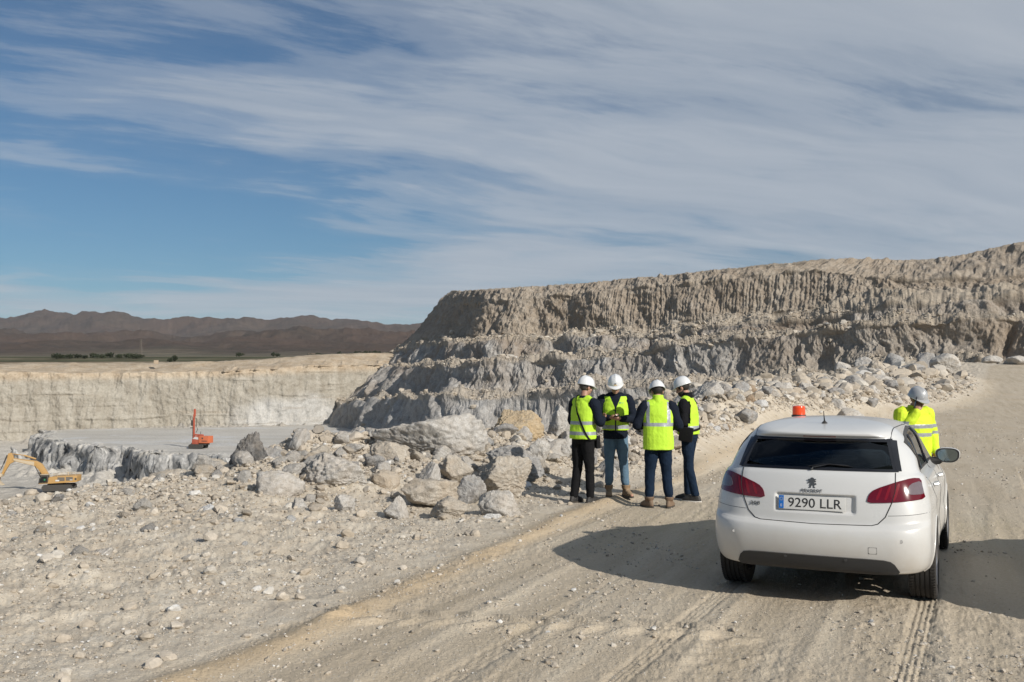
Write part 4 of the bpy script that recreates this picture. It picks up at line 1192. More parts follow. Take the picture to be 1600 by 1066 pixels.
def mat_glass(name, tint, rough=0.02):
    m, t, b = mat_new(name)
    t.n.remove(b)
    out = [n for n in t.n if n.type == 'OUTPUT_MATERIAL'][0]
    tr = t.new('ShaderNodeBsdfTransparent'); tr.inputs[0].default_value = (*tint, 1)
    gl = t.new('ShaderNodeBsdfGlossy'); gl.inputs['Roughness'].default_value = rough; gl.inputs[0].default_value = (.9, .95, 1, 1)
    fr = t.new('ShaderNodeFresnel'); fr.inputs[0].default_value = 1.5
    mx = t.new('ShaderNodeMixShader')
    t.link(t.math('MULTIPLY', fr.outputs[0], 1.0), mx.inputs[0]); t.link(tr.outputs[0], mx.inputs[1]); t.link(gl.outputs[0], mx.inputs[2])
    t.link(mx.outputs[0], out.inputs[0])
    return m
def mat_paint():
    m, t, b = mat_new('white_car_paint')
    tc = t.new('ShaderNodeTexCoord'); O = tc.outputs['Object']
    n = t.noise(O, 3.0, 6, 0.7); n2 = t.noise(O, 26, 5, 0.7)
    s = t.new('ShaderNodeSeparateXYZ'); t.link(O, s.inputs[0])
    low = t.ramp(s.outputs[2], [(0.22, 0.75), (0.50, 0.34), (0.75, 0.16), (1.0, 0.08)])
    d = t.math('MULTIPLY', low, t.ramp(n, [(0.3, 0.45), (0.7, 1.1)]))
    c = t.mix(d, (0.60, 0.605, 0.60), (0.42, 0.365, 0.29))
    t.link(c, b.inputs['Base Color'])
    t.link(t.math('ADD', t.math('MULTIPLY', d, 0.5), 0.22), b.inputs['Roughness'])
    b.inputs['Coat Weight'].default_value = 0.45; b.inputs['Coat Roughness'].default_value = 0.10
    return m
CM = {
 'paint': mat_paint(),
 'black': pbr('black_plastic', (0.018, 0.018, 0.019), 0.45, dust=0.10),
 'seam': pbr('panel_gap', (0.02, 0.02, 0.02), 0.9),
 'valance': pbr('grey_black_plastic', (0.030, 0.031, 0.033), 0.6, dust=0.14),
 'frit': pbr('black_glass_border', (0.008, 0.008, 0.010), 0.08, coat=0.6),
 'glass': mat_glass('tinted_glass', (0.34, 0.38, 0.38)),
 'clear': mat_glass('clear_glass', (0.50, 0.55, 0.54)),
 'tyre': pbr('tyre_rubber', (0.020, 0.019, 0.019), 0.85, dust=0.16, vscale=20),
 'rim': pbr('alloy', (0.45, 0.45, 0.46), 0.35, 0.9, dust=0.25),
 'red': pbr('red_lamp_lens', (0.115, 0.004, 0.010), 0.10, coat=0.5),
 'red2': pbr('bright_red_lamp_bar', (0.19, 0.006, 0.012), 0.2, coat=0.5),
 'lensw': pbr('clear_lamp_lens', (0.15, 0.12, 0.13), 0.12, coat=0.6, var=0.15, vscale=40),
 'badge': pbr('badge_grey', (0.06, 0.065, 0.07), 0.4),
 'chrome': pbr('chrome', (0.30, 0.31, 0.33), 0.22, 0.9),
 'plate': pbr('plate_white', (0.62, 0.62, 0.60), 0.4, dust=0.15),
 'ink': pbr('plate_ink', (0.02, 0.02, 0.02), 0.5),
 'blue': pbr('plate_blue', (0.01, 0.13, 0.45), 0.4),
 'seat': pbr('seat_cloth', (0.035, 0.037, 0.042), 0.9),
 'mirror': pbr('mirror_glass', (0.22, 0.27, 0.29), 0.04, 1.0, var=0.0),
 'orange': pbr('orange_beacon_lens', (0.75, 0.07, 0.012), 0.15, coat=0.5, emit=((1.0, 0.10, 0.01), 0.12)),
 'dash': pbr('dashboard_plastic', (0.03, 0.03, 0.032), 0.7),
}
REAR_WIN = [(-.615, 1.078), (.615, 1.078), (.552, 1.318), (-.552, 1.318)]
REAR_GLASS = [(-.585, 1.088), (.585, 1.088), (.524, 1.302), (-.524, 1.302)]
SIDE_WIN = [(.80, 1.075), (.93, 1.045), (2.92, 1.010), (2.62, 1.16), (2.36, 1.275), (2.05, 1.345), (1.6, 1.37), (1.15, 1.352), (.80, 1.332), (.62, 1.285), (.64, 1.20)]
def shrink(poly, d):
    P2 = [np.array(p) for p in poly]; c = sum(P2) / len(P2)
    ar = sum(P2[i][0] * P2[(i + 1) % len(P2)][1] - P2[(i + 1) % len(P2)][0] * P2[i][1] for i in range(len(P2)))
    out = []
    for i in range(len(P2)):
        a, b, e = P2[i - 1], P2[i], P2[(i + 1) % len(P2)]
        n1 = np.array([-(b - a)[1], (b - a)[0]]); n1 = n1 / np.linalg.norm(n1); n2 = np.array([-(e - b)[1], (e - b)[0]]); n2 = n2 / np.linalg.norm(n2)
        m = (n1 + n2); m = m / np.linalg.norm(m) / max(.5, np.dot(m / np.linalg.norm(m), n1))
        out.append(b + m * d * (1 if ar > 0 else -1))
    return [tuple(p) for p in out]
FRONT_WIN = [(-.66, 1.00), (.66, 1.00), (.53, 1.31), (-.53, 1.31)]
WHEELS = [(0.83, 1), (0.83, -1), (3.45, 1), (3.45, -1)]
def text_mesh(body, size, extrude=0.002, shear=0.0, offset=0.0, space=1.0):
    c = bpy.data.curves.new('txt', 'FONT'); c.body = body; c.size = size; c.extrude = extrude; c.align_x = 'CENTER'; c.align_y = 'CENTER'; c.shear = shear; c.offset = offset
    c.resolution_u = 4; c.space_character = space
    o = bpy.data.objects.new('txt', c); COL.objects.link(o)
    dg = bpy.context.evaluated_depsgraph_get(); me = bpy.data.meshes.new_from_object(o.evaluated_get(dg))
    bpy.data.objects.remove(o); return me
def ring_strip(poly_out, poly_in): return None
def build_car(name, label, detailed=True):
    root = empty(name)
    tag(root, label, 'car')
    G = car_shell(); n, m = G.shape[:2]
    V = G.reshape(-1, 3); F = grid_faces(n, m, True)
    S = Surf(V.tolist(), F.tolist())
    c = V[F].mean(1)
    kill = np.zeros(len(F), bool)
    rw = shrink(REAR_GLASS, 0.004); fw = shrink(FRONT_WIN, .015); sw = shrink(SIDE_WIN, 0.03)
    kill |= in_poly(c[:, 0], c[:, 2], rw) & (c[:, 1] < .7)
    kill |= in_poly(c[:, 0], c[:, 2], fw) & (c[:, 1] > 2.2)
    kill |= in_poly(c[:, 1], c[:, 2], sw) & (np.abs(c[:, 0]) > .5)
    for yc, sg in WHEELS:
        kill |= (np.hypot(c[:, 1] - yc, c[:, 2] - 0.325) < 0.352) & (c[:, 0] * sg > .55)
    F2 = F[~kill]
    # drop tiny roof centre overlap, close with the collapsed ring
    me = raw_mesh('body', V, F2, CM['paint'], True)
    body = obj('body', me, root)
    # underbody and wheel housings
    u = MB()
    u.box((0, 2.1, .27), (1.45, 3.6, .10), bev=.02)
    for yc, sg in WHEELS: 
        prof = [(.356, .84 * sg), (.36, .62 * sg), (.30, .58 * sg), (.0, .58 * sg)]
        u.lathe(prof, 40, (0, yc, .325), 'x')
    u.F = [f for f in u.F if len(f) != 4 or sum(u.V[i][2] for i in f) / 4 > .30 or abs(u.V[f[0]][0]) < .5]; u.M = [0] * len(u.F)
    ub = u.build('underbody', CM['black'], root)
    # arch lips in body colour
    for yc, sg in WHEELS:
        C = []
        for k in range(0, 41):
            a = R(-12) + (PI + R(24)) * k / 40
            h, nn = S.hit('side', yc + .357 * math.cos(a), .325 + .357 * math.sin(a), sg)
            if h is not None and abs(h.x) > .6: C.append(h + Vector((-.004 * sg, 0, 0)))
        if len(C) > 4:
            l = MB(); l.tube(C, .010, 8); l.build('wheel_arch_lip', CM['paint'], root)
    # glass
    def patch(nm, axis, poly, off, mat, parent=root, thick=.004, step=.025, sgn=1, rn=1):
        me = S.patch(axis, poly, off, thick, step, sgn, rn); me.name = nm; me.materials.append(mat)
        return obj(nm, me, parent)
    def frame(nm, axis, po, pi, off, mat, parent, sgn=1, step=.012, thick=.004):
        """ring between two outlines"""
        a = densify(po, step, 0); k = len(a); Pi = [np.array(p) for p in pi]; 
        # matching inner points: same corner count, same parameter
        A = [np.array(p, float) for p in po]; out = []
        for i in range(len(A)):
            L = max(1, int(np.linalg.norm(A[(i + 1) % len(A)] - A[i]) / step))
            for q in range(L):
                t = q / L
                out.append((A[i] * (1 - t) + A[(i + 1) % len(A)] * t, Pi[i] * (1 - t) + Pi[(i + 1) % len(A)] * t))
        V = []; K = len(out)
        for lay in (off, off - thick):
            for j in range(5):
                for o_, i_ in out:
                    p = o_ * (1 - j / 4) + i_ * j / 4
                    h, nn = S.hit(axis, p[0], p[1], sgn)
                    V.append((h + nn * lay)[:] if h is not None else V[-1])
        F = []
        for j in range(4):
            for q in range(K):
                r2 = (q + 1) % K
                F.append((j * K + q, j * K + r2, (j + 1) * K + r2, (j + 1) * K + q))
                b = 5 * K; F.append((b + j * K + q, b + (j + 1) * K + q, b + (j + 1) * K + r2, b + j * K + r2))
        for q in range(K):
            r2 = (q + 1) % K
            F.append((q, 5 * K + q, 5 * K + r2, r2)); F.append((4 * K + q, 4 * K + r2, 9 * K + r2, 9 * K + q))
        mb = MB(); mb.add(V, F); return mb.build(nm, mat, parent)
    rwn = patch('rear_window', 'rear', shrink(REAR_GLASS, -.004), .0035, CM['glass'], thick=.002)
    frame('window_border', 'rear', shrink(REAR_WIN, -.004), shrink(REAR_GLASS, .006), .0050, CM['frit'], rwn)
    if detailed:
        # side spats beside the rear glass
        for sg in (1, -1):
            patch('window_spat', 'rear', [(sg * .600, 1.082), (sg * .640, 1.080), (sg * .588, 1.306), (sg * .537, 1.314)], .0062, CM['frit'], rwn, step=.02, rn=0)
    wsn = patch('windscreen', 'front', FRONT_WIN, .003, CM['clear'], thick=.002, step=.05)
    for sg in (1, -1):
        w = patch('side_window', 'side', shrink(SIDE_WIN, .004), .0035, CM['clear'], sgn=sg, thick=.002, step=.04, rn=0)
        frame('window_frame', 'side', shrink(SIDE_WIN, -.010), shrink(SIDE_WIN, .014), .006, CM['black'], w, sgn=sg)
        for q in ((1.92, 1.02, 1.84, 1.358), (1.10, 1.04, 1.0, 1.33)):
            C = S.line('side', [(q[0], q[1]), (q[2], q[3])], off=.004, sgn=sg)
            mb = MB()
            for dx in (-.02, 0, .02): mb.tube([c_ + Vector((0, dx, 0)) for c_ in C], .013, 6)
            mb.build('window_pillar', CM['frit'], w)
    # door seams, handles
    for sg in (1, -1):
        for path in ([(1.02, 1.04), (.98, .95), (1.06, .80), (1.16, .62), (1.22, .30)], [(1.93, 1.02), (1.95, .6), (1.95, .27)], [(2.93, 1.0), (3.00, .85), (3.02, .6), (2.98, .27)], [(1.22, .27), (2.98, .27)]):
            mb = MB(); mb.tube(S.line('side', path, off=-.0005, sgn=sg), .003, 5); mb.build('door_gap', CM['seam'], root)
        for yc in (1.28, 2.15):
            h, nn = S.hit('side', yc, .90, sg)
            mb = MB(); mb.tube([h + Vector((.006 * sg, -.09, 0)), h + Vector((.034 * sg, -.07, .002)), h + Vector((.038 * sg, 0, .004)), h + Vector((.034 * sg, .07, .002)), h + Vector((.006 * sg, .09, 0))], [.012, .014, .014, .014, .012], 8)
            mb.build('door_handle', CM['paint'], root)
    # tailgate seam, bumper seam
    seam = [(-.598, 1.07), (-.60, .98), (-.575, .84), (-.53, .735), (-.475, .680), (-.43, .668), (0, .660), (.43, .668), (.475, .680), (.53, .735), (.575, .84), (.60, .98), (.598, 1.07)]
    mb = MB(); mb.tube(S.line('rear', seam, off=-.0005, step=.012), .0042, 6); mb.build('tailgate_gap', CM['seam'], root)
    for sg in (1, -1):
        h0 = S.line('rear', [(sg * .55, .745), (sg * .70, .752), (sg * .84, .765)], off=-.0008)
        h1 = S.line('side', [(.50, .745), (.56, .70)], off=-.0008, sgn=sg)
        mb = MB(); mb.tube(h0, .0022, 5); mb.build('bumper_gap', CM['seam'], root)
    # tail lamps
    LR = [(.392, .838), (.409, .905), (.452, .945), (.608, 1.003), (.714, 1.030), (.772, 1.022), (.790, .93), (.808, .872), (.70, .858), (.566, .846)]
    for sg in (1, -1):
        poly = [(sg * x, z) for x, z in LR]
        L = patch('tail_lamp', 'rear', poly, .008, CM['red'], thick=.014, step=.014, rn=1)
        patch('lamp_clear_lens', 'rear', [(sg * x, z) for x, z in ((.672, .925), (.70, .985), (.772, 1.005), (.792, .925), (.79, .905), (.70, .905))], .0100, CM['lensw'], L, thick=.003, step=.012)
        for q in range(3):
            x0 = .455 + q * .062
            patch('lamp_bar', 'rear', [(sg * x, z) for x, z in ((x0, .862), (x0 + .022, .862), (x0 + .055, .955 + q * .018), (x0 + .033, .950 + q * .018))], .0095, CM['red2'], L, thick=.002, step=.012)
        mb = MB(); mb.tube(S.line('rear', [(sg * .577, .848), (sg * .598, .93), (sg * .600, 1.0)], off=.0085, step=.01), .0028, 5); mb.build('lamp_split', CM['seam'], L)
    # bumper valance
    V_ = [(-.625, .300), (-.585, .395), (-.50, .412), (0, .418), (.50, .412), (.585, .395), (.64, .300), (.50, .293), (0, .290), (-.50, .293)]
    vl = patch('rear_valance', 'rear', V_, .010, CM['valance'], thick=.03, step=.02, rn=1)
    patch('tow_eye_cover', 'rear', [(.41, .455), (.47, .455), (.47, .505), (.41, .505)], .0016, CM['paint'], step=.02, rn=1)
    mb = MB(); mb.tube(S.line('rear', [(.41, .455), (.47, .455), (.47, .505), (.41, .505), (.41, .455)], off=0, step=.01), .0018, 5); mb.build('cover_gap', CM['seam'], root)
    for x, z in ((-.645, .560), (.645, .560), (-.22, .395), (.24, .395)):
        h, nn = S.hit('rear', x, z); off = .011 if z < .42 else 0
        mb = MB(); mb.lathe([(0, .003), (.011, .003), (.012, .0), (.012, -.004)], 16, rot=(R(90), 0, 0), c=(h + Vector((0, -off, 0)))[:]); 
        mb.build('parking_sensor', CM['valance'] if z < .42 else CM['paint'], root)
        if z > .42:
            mb = MB(); mb.tube([h + Vector((.0125 * math.cos(a), 0, .0125 * math.sin(a))) for a in np.linspace(0, 2 * PI, 17)], .0012, 5); mb.build('sensor_gap', CM['seam'], root)
    # plate
    pl = MB(); hy = S.hit('rear', 0, .82)[0].y
    pl.prism([(-.26, -.055), (.26, -.055), (.26, .055), (-.26, .055)], 'y', -.004, .004, bev=.002)
    plate = pl.build('number_plate', CM['plate'], root); plate.location = (-.022, hy - .014, .817); plate.rotation_euler = (R(-8), 0, 0)
    if detailed:
        b = MB(); b.box((-.238, -.0050, 0), (.038, .002, .104)); b.build('country_strip', CM['blue'], plate)
        t = text_mesh('9290 LLR', .106, .0006, offset=.0002); t.transform(Matrix.Translation((.022, -.0052, -.004)) @ Matrix.Rotation(R(90), 4, 'X') @ Matrix.Diagonal((1.02, 1.0, 1, 1))); t.materials.append(CM['ink']); obj('plate_lettering', t, plate)
        t = text_mesh('E', .030, .0004); t.transform(Matrix.Translation((-.238, -.0066, -.028)) @ Matrix.Rotation(R(90), 4, 'X')); t.materials.append(CM['plate']); obj('country_letter', t, plate)
        st = MB()
        for k in range(12):
            a = k * PI / 6; st.box((-.238 + .012 * math.cos(a), -.0062, .024 + .012 * math.sin(a)), (.003, .0006, .003), rot=(0, R(45), 0))
        st.build('star_ring', pbr('star_yellow', (.8, .6, .05), .5), plate)
        # badge lettering and rearing lion emblem
        def text_on(body, x, z, size, nm, sx=1.0, shear=0.0):
            h, nn = S.hit('rear', x, z); t = text_mesh(body, size, .0012, shear, .0006, 1.2)
            t.transform(Matrix.Translation(h + nn * .006) @ Matrix.Rotation(math.atan2(nn.x, -nn.y), 4, 'Z') @ Matrix.Rotation(R(90) - math.atan2(nn.z, -nn.y), 4, 'X') @ Matrix.Diagonal((sx, 1, 1, 1)))
            t.materials.append(CM['badge']); obj(nm, t, root)
        text_on('PEUGEOT', -.022, .914, .033, 'maker_lettering', 1.0, 0.0)
        text_on('308', -.475, .793, .040, 'model_lettering', 1.2, 0)
        lion = [(-.012, .062), (.002, .066), (.014, .060), (.012, .050), (.020, .046), (.030, .052), (.036, .046), (.026, .036), (.014, .036), (.026, .030), (.036, .020), (.030, .010), (.022, .020), (.012, .024),
                (.014, .010), (.022, -.004), (.018, -.018), (.030, -.024), (.028, -.031), (.008, -.030), (.006, -.012), (-.004, -.002), (-.010, -.014), (-.008, -.030), (-.026, -.031), (-.030, -.024), (-.020, -.020),
                (-.022, -.006), (-.030, .004), (-.038, .000), (-.036, .012), (-.026, .016), (-.018, .012), (-.016, .024), (-.026, .022), (-.036, .030), (-.030, .036), (-.016, .034), (-.020, .042), (-.034, .044), (-.032, .052), (-.018, .052)]
        h, nn = S.hit('rear', -.022, .978)
        mb = MB(); mb.prism([(-x * .92, (z - .018) * .88) for x, z in lion], 'y', -.004, .002)
        o = mb.build('lion_emblem', CM['badge'], root, smooth=False); o.location = (-.022, h.y - .003, .978); o.rotation_euler = (R(-12), 0, 0)
        # wiper
        C = S.line('rear', [(-.03, 1.088), (.10, 1.115), (.25, 1.107)], off=.016, step=.03)
        mb = MB(); mb.tube(C, .0055, 6); C = S.line('rear', [(-.06, 1.098), (.05, 1.118), (.28, 1.103)], off=.009, step=.03); mb.tube(C, .004, 6)
        h, nn = S.hit('rear', -.03, 1.086); mb.lathe([(0, .03), (.011, .020), (.013, 0)], 14, rot=(R(90), 0, 0), c=(h + nn * .002)[:])
        mb.build('rear_wiper', CM['frit'], root)
        h, nn = S.hit('rear', 0, 1.335)
        mb = MB(); mb.box((0, h.y - .002, 1.335), (.26, .006, .008)); mb.build('brake_lamp', CM['red'], root)
        # roof seams and aerial
        for sg in (1, -1):
            C = S.line('top', [(sg * .545, .47), (sg * .555, .9), (sg * .565, 1.6), (sg * .55, 2.2)], off=-.0004, step=.05)
            mb = MB(); mb.tube(C, .004, 6); mb.build('roof_gap', CM['seam'], root)
        h, nn = S.hit('top', 0, .70)
        mb = MB(); mb.lathe([(.0, .020), (.008, .020), (.020, .008), (.026, 0), (.026, -.004)], 16, c=h[:]); mb.tube([h + Vector((0, .0, .012)), h + Vector((0, -.02, .05)), h + Vector((0, -.05, .105))], [.008, .0045, .003], 8)
        mb.build('roof_aerial', CM['black'], root)
    # mirrors
    for sg in (1, -1):
        h, nn = S.hit('side', 2.62, .985, sg)
        mr = MB(); mr.tube([h + Vector((-.02 * sg, 0, .0)), h + Vector((.07 * sg, 0, .01)), h + Vector((.10 * sg, .01, .035))], [.045, .038, .035], 10)
        V2, F2_ = rock_verts(1, 4, (1, 1, 1), 1, .2, 0, 1.0)
        D, F3 = _ICO[4]
        Vm = np.sign(D) * np.abs(D) ** .8 * np.array([.112, .062, .076])
        Vm[:, 0] *= 1 + .12 * (Vm[:, 2] / .08); Vm[:, 1] = np.where(Vm[:, 1] < 0, np.maximum(Vm[:, 1], -.030), Vm[:, 1] * 1.5)
        cc = h + Vector((.150 * sg, .0, .065))
        mm = obj('door_mirror', raw_mesh('door_mirror', Vm * np.array([sg, 1, 1]) + np.array(cc), F3.tolist(), CM['paint']), root)
        mr.build('mirror_arm', CM['black'], mm)
        a = np.linspace(0, 2 * PI, 36, endpoint=False)
        def rim(s0): return [(sg * (math.copysign(abs(math.cos(t)) ** .75, math.cos(t)) * .100 * s0 * (1 + .12 * math.sin(t))), math.copysign(abs(math.sin(t)) ** .75, math.sin(t)) * .066 * s0) for t in a]
        g = MB(); g.prism([(x + cc.x, z + cc.z) for x, z in rim(1.07)], 'y', cc.y - .036, cc.y - .026); g.build('mirror_bezel', CM['black'], mm)
        g = MB(); g.prism([(x + cc.x, z + cc.z) for x, z in rim(.90)], 'y', cc.y - .0395, cc.y - .030); o = g.build('mirror_glass', CM['mirror'], mm)
    # wheels
    def wheel():
        mb = MB(); w = .1; r = .317
        prof = [(.205, -.095), (.235, -.103), (.285, -.105), (.305, -.098), (.313, -.085)]
        for gx in (-.055, -.018, .018, .055):
            prof += [(.316, gx - .0055), (.308, gx - .0045), (.308, gx + .0045), (.316, gx + .0055)]
        prof += [(.313, .085), (.305, .098), (.285, .105), (.235, .103), (.205, .095)]
        mb.lathe(prof, 72, axis='x')
        for k in range(72):                           # shoulder tread blocks
            a = 2 * PI * k / 72
            for sg in (-1, 1):
                mb.box((sg * .080, .3135 * math.cos(a), .3135 * math.sin(a)), (.034, .016, .008), rot=(a - PI / 2, 0, 0))
        return mb
    wt = wheel()
    for i, (yc, sg) in enumerate(WHEELS):
        we = empty('wheel', (sg * .768, yc, .317)); we.parent = root
        if i == 0:
            ty = wt.build('tyre', CM['tyre'], we); tme = ty.data
            rb = MB(); rb.lathe([(.0, .045), (.03, .05), (.045, .04), (.06, .032), (.06, .0)], 24, axis='x')
            rb.lathe([(.208, .098), (.200, .092), (.192, .06), (.185, -.05), (.205, -.09), (.208, -.095)], 48, axis='x')
            for k in range(5):
                a = 2 * PI * k / 5
                for da in (-.13, .13):
                    rb.box((.045 if True else 0, .125 * math.cos(a + da * .6), .125 * math.sin(a + da * .6)), (.02, .15, .026), rot=(a + da, 0, 0), bev=.004)
            rb.lathe([(.0, -.01), (.13, -.01), (.13, -.03), (0, -.03)], 32, axis='x')
            rm_ = rb.build('rim', CM['rim'], we); rme = rm_.data
        else:
            obj('tyre', tme, we); obj('rim', rme, we)
        if sg < 0: we.rotation_euler = (0, 0, PI)
    # interior
    it = MB()
    it.box((0, 2.0, .42), (1.45, 2.9, .12)); it.box((0, .62, .74), (1.25, .10, .5), rot=(R(-15), 0, 0))
    it.build('cabin_floor', CM['dash'], root)
    it = MB(); it.box((0, 3.02, .84), (1.36, .50, .26), bev=.06); it.build('dashboard', CM['dash'], root)
    it = MB(); it.tube([(-.38 + .18 * math.cos(a), 2.66 + .07 * math.sin(a), .95 + .17 * math.sin(a)) for a in np.linspace(0, 2 * PI, 25)], .016, 8); it.build('steering_wheel', CM['dash'], root)
    def seat(x, y, w, nm, heads):
        e = MB(); e.box((x, y, .62), (w, .52, .18), bev=.05); e.box((x, y - .28, .92), (w, .16, .62), rot=(R(12), 0, 0), bev=.05, taper=(.85, .8)); s_ = e.build(nm, CM['seat'], root)
        for hx in heads:
            hh = MB(); hh.box((hx, y - .375, 1.295), (.25, .10, .17), rot=(R(8), 0, 0), bev=.04); hh.tube([(hx - .05, y - .34, 1.16), (hx - .05, y - .36, 1.26)], .006); hh.tube([(hx + .05, y - .34, 1.16), (hx + .05, y - .36, 1.26)], .006)
            hh.build('headrest', CM['seat'], s_)
    seat(-.37, 2.15, .50, 'front_seat', (-.37,)); seat(.37, 2.15, .50, 'front_seat', (.37,)); 
    e = MB(); e.box((0, 1.30, .60), (1.22, .50, .18), bev=.05); e.box((0, 1.0, .85), (1.22, .16, .50), rot=(R(14), 0, 0), bev=.05); s_ = e.build('rear_seat', CM['seat'], root)
    for hx in (-.36, .36):
        hh = MB(); hh.box((hx, .935, 1.12), (.24, .09, .13), bev=.035); hh.build('headrest', CM['seat'], s_)
    # front lamps and grille (seen only from elsewhere)
    for sg in (1, -1):
        patch('headlight', 'front', [(sg * .42, .64), (sg * .46, .71), (sg * .76, .745), (sg * .74, .66)], .004, CM['lensw'], step=.03)
    patch('grille', 'front', [(-.34, .50), (.34, .50), (.38, .64), (-.38, .64)], .004, CM['black'], step=.04)
    patch('lower_intake', 'front', [(-.55, .27), (.55, .27), (.50, .40), (-.50, .40)], .004, CM['black'], step=.04)
    return root, S
CAR_POS = (2.38, 7.92); CAR_YAW = R(25.4)
car, CARS = build_car('parked_car', 'dusty white hatchback seen from behind with black rear window and orange beacon on its roof')
car.location = (*CAR_POS, 0.0); car.rotation_euler = (0, 0, -CAR_YAW)
car2 = copy_tree(car); car2.name = 'parked_car.001'
for ch in car2.children_recursive:
    if any(k in ch.name for k in ('lettering', 'letter', 'country', 'star', 'emblem')): bpy.data.objects.remove(ch)
car2['label'] = 'second white hatchback standing to the right of the first, its shadow reaching it'
car2.location = (CAR_POS[0] + 2.8, CAR_POS[1] - 1.5, 0); car2.rotation_euler = (0, 0, -CAR_YAW)
def build_beacon():
    b = empty('orange_beacon')
    tag(b, 'orange plastic warning beacon standing on the roof of the white hatchback', 'beacon')
    m = MB(); m.lathe([(0, 0), (.075, 0), (.078, .008), (.070, .022), (0, .022)], 28); m.build('base', CM['black'], b)
    m = MB(); m.lathe([(.064, .022), (.066, .03), (.064, .102), (.059, .112), (.040, .117), (0, .118)], 28)
    for z in np.arange(.035, .10, .011): m.lathe([(.0655, z), (.0675, z + .003), (.0655, z + .006)], 28)
    m.build('lens', CM['orange'], b)
    b.scale = (.92, .92, .92)
    h, n = CARS.hit('top', -.395, 1.80)
    c, s = math.cos(-CAR_YAW), math.sin(-CAR_YAW)
    b.location = (CAR_POS[0] + h.x * c - h.y * s, CAR_POS[1] + h.x * s + h.y * c, h.z)
build_beacon()

# ================================================================== PEOPLE
PM = {
 'skin': pbr('skin', (0.42, 0.235, 0.165), 0.55, var=0.05),
 'skin2': pbr('tanned_skin', (0.36, 0.195, 0.135), 0.55, var=0.05),
 'hair': pbr('dark_hair', (0.018, 0.014, 0.012), 0.7, bump=.6, bscale=300),
 'greyhair': pbr('grey_brown_hair', (0.055, 0.045, 0.040), 0.8, bump=.6, bscale=300),
 'helmet': pbr('white_helmet_shell', (0.66, 0.67, 0.68), 0.28, coat=.4, dust=.08),
 'grey_helmet': pbr('silver_grey_helmet_shell', (0.42, 0.43, 0.44), 0.32, .2, coat=.3, dust=.15),
 'hiviz': pbr('fluorescent_vest', (0.47, 0.74, 0.04), 0.8, var=.10, vscale=9, bump=.5, bscale=26, bdist=.012),
 'hiviz2': pbr('fluorescent_jacket', (0.60, 0.78, 0.025), 0.75, var=.10, vscale=9, bump=.6, bscale=22, bdist=.014),
 'silver': pbr('reflective_tape', (0.33, 0.345, 0.37), 0.45, .2),
 'navy': pbr('navy_softshell', (0.010, 0.014, 0.024), 0.85, bump=.5, bscale=22, bdist=.012, spec=0.12),
 'black': pbr('black_cloth', (0.010, 0.010, 0.012), 0.9, bump=.5, bscale=22, bdist=.012, spec=0.12),
 'blackpants': pbr('black_trousers_cloth', (0.011, 0.011, 0.012), 0.9, bump=.6, bscale=18, bdist=.014, spec=0.12),
 'jeans': pbr('dark_blue_denim', (0.010, 0.020, 0.040), 0.9, var=.25, vscale=14, bump=.6, bscale=20, bdist=.014, spec=0.12),
 'lightjeans': pbr('light_blue_denim', (0.095, 0.165, 0.235), 0.9, var=.30, vscale=9, bump=.6, bscale=20, bdist=.014),
 'tan': pbr('tan_leather', (0.23, 0.145, 0.075), 0.8, var=.2, dust=.35),
 'brown': pbr('brown_leather', (0.14, 0.085, 0.05), 0.8, var=.2, dust=.35),
 'blackshoe': pbr('black_shoe', (0.012, 0.012, 0.013), 0.6, dust=.08),
 'sole': pbr('dark_sole', (0.03, 0.027, 0.024), 0.9, dust=.4),
 'whitesole': pbr('white_sole', (0.6, 0.58, 0.55), 0.7, dust=.2),
 'strap': pbr('black_strap', (0.012, 0.012, 0.013), 0.8, spec=0.12),
 'zip': pbr('dark_zip', (0.02, 0.02, 0.02), 0.6),
 'phone': pbr('phone_black', (0.01, 0.01, 0.012), 0.15),
 'label': pbr('vest_print', (0.08, 0.22, 0.16), 0.7),
 'orangelabel': pbr('helmet_print_yellow', (0.75, 0.45, 0.05), 0.5),
 'bluelabel': pbr('helmet_print_dark', (0.08, 0.09, 0.12), 0.5),
 'lens': pbr('glasses', (0.01, 0.01, 0.01), 0.1),
}
def vec(*a): return Vector(a)
def loft(mb, rings, sides=20, m=0):
    """rings: (centre, half width vector, half depth vector) closed solid with round ends"""
    V = []; F = []; n = len(rings)
    for c, a, b in rings:
        c, a, b = Vector(c), Vector(a), Vector(b)
        for k in range(sides):
            t = 2 * PI * k / sides
            ct, st = math.cos(t), math.sin(t)
            ct = math.copysign(abs(ct) ** .86, ct); st = math.copysign(abs(st) ** .86, st)
            V.append(c + a * ct + b * st)
    for i in range(n - 1):
        for k in range(sides):
            p = i * sides + k; q = i * sides + (k + 1) % sides
            F.append((p, q, q + sides, p + sides))
    F.append(tuple(range(sides))[::-1]); F.append(tuple(range((n - 1) * sides, n * sides)))
    mb.add(V, F, m)
def limb(mb, pts, rads, sides=14, sub=4):
    """smooth tapered limb through joints, with rounded ends"""
    P3 = catmull([list(p) for p in pts], sub); Rr = catmull([[r] for r in rads], sub)[:, 0]
    C = [Vector(p) for p in P3]
    t0 = (C[0] - C[1]).normalized(); t1 = (C[-1] - C[-2]).normalized()
    C = [C[0] + t0 * Rr[0] * .85, C[0] + t0 * Rr[0] * .5] + C + [C[-1] + t1 * Rr[-1] * .5, C[-1] + t1 * Rr[-1] * .85]
    Rr = [Rr[0] * .45, Rr[0] * .85] + list(Rr) + [Rr[-1] * .85, Rr[-1] * .45]
    V, F = tube_np(C, Rr, sides); mb.add(V, F)
def ball(mb, c, r, sub=3):
    D, F = _ICO[sub]; r = np.array(r if hasattr(r, '__len__') else (r, r, r))
    mb.add((D * r + np.array(c)).tolist(), F.tolist())
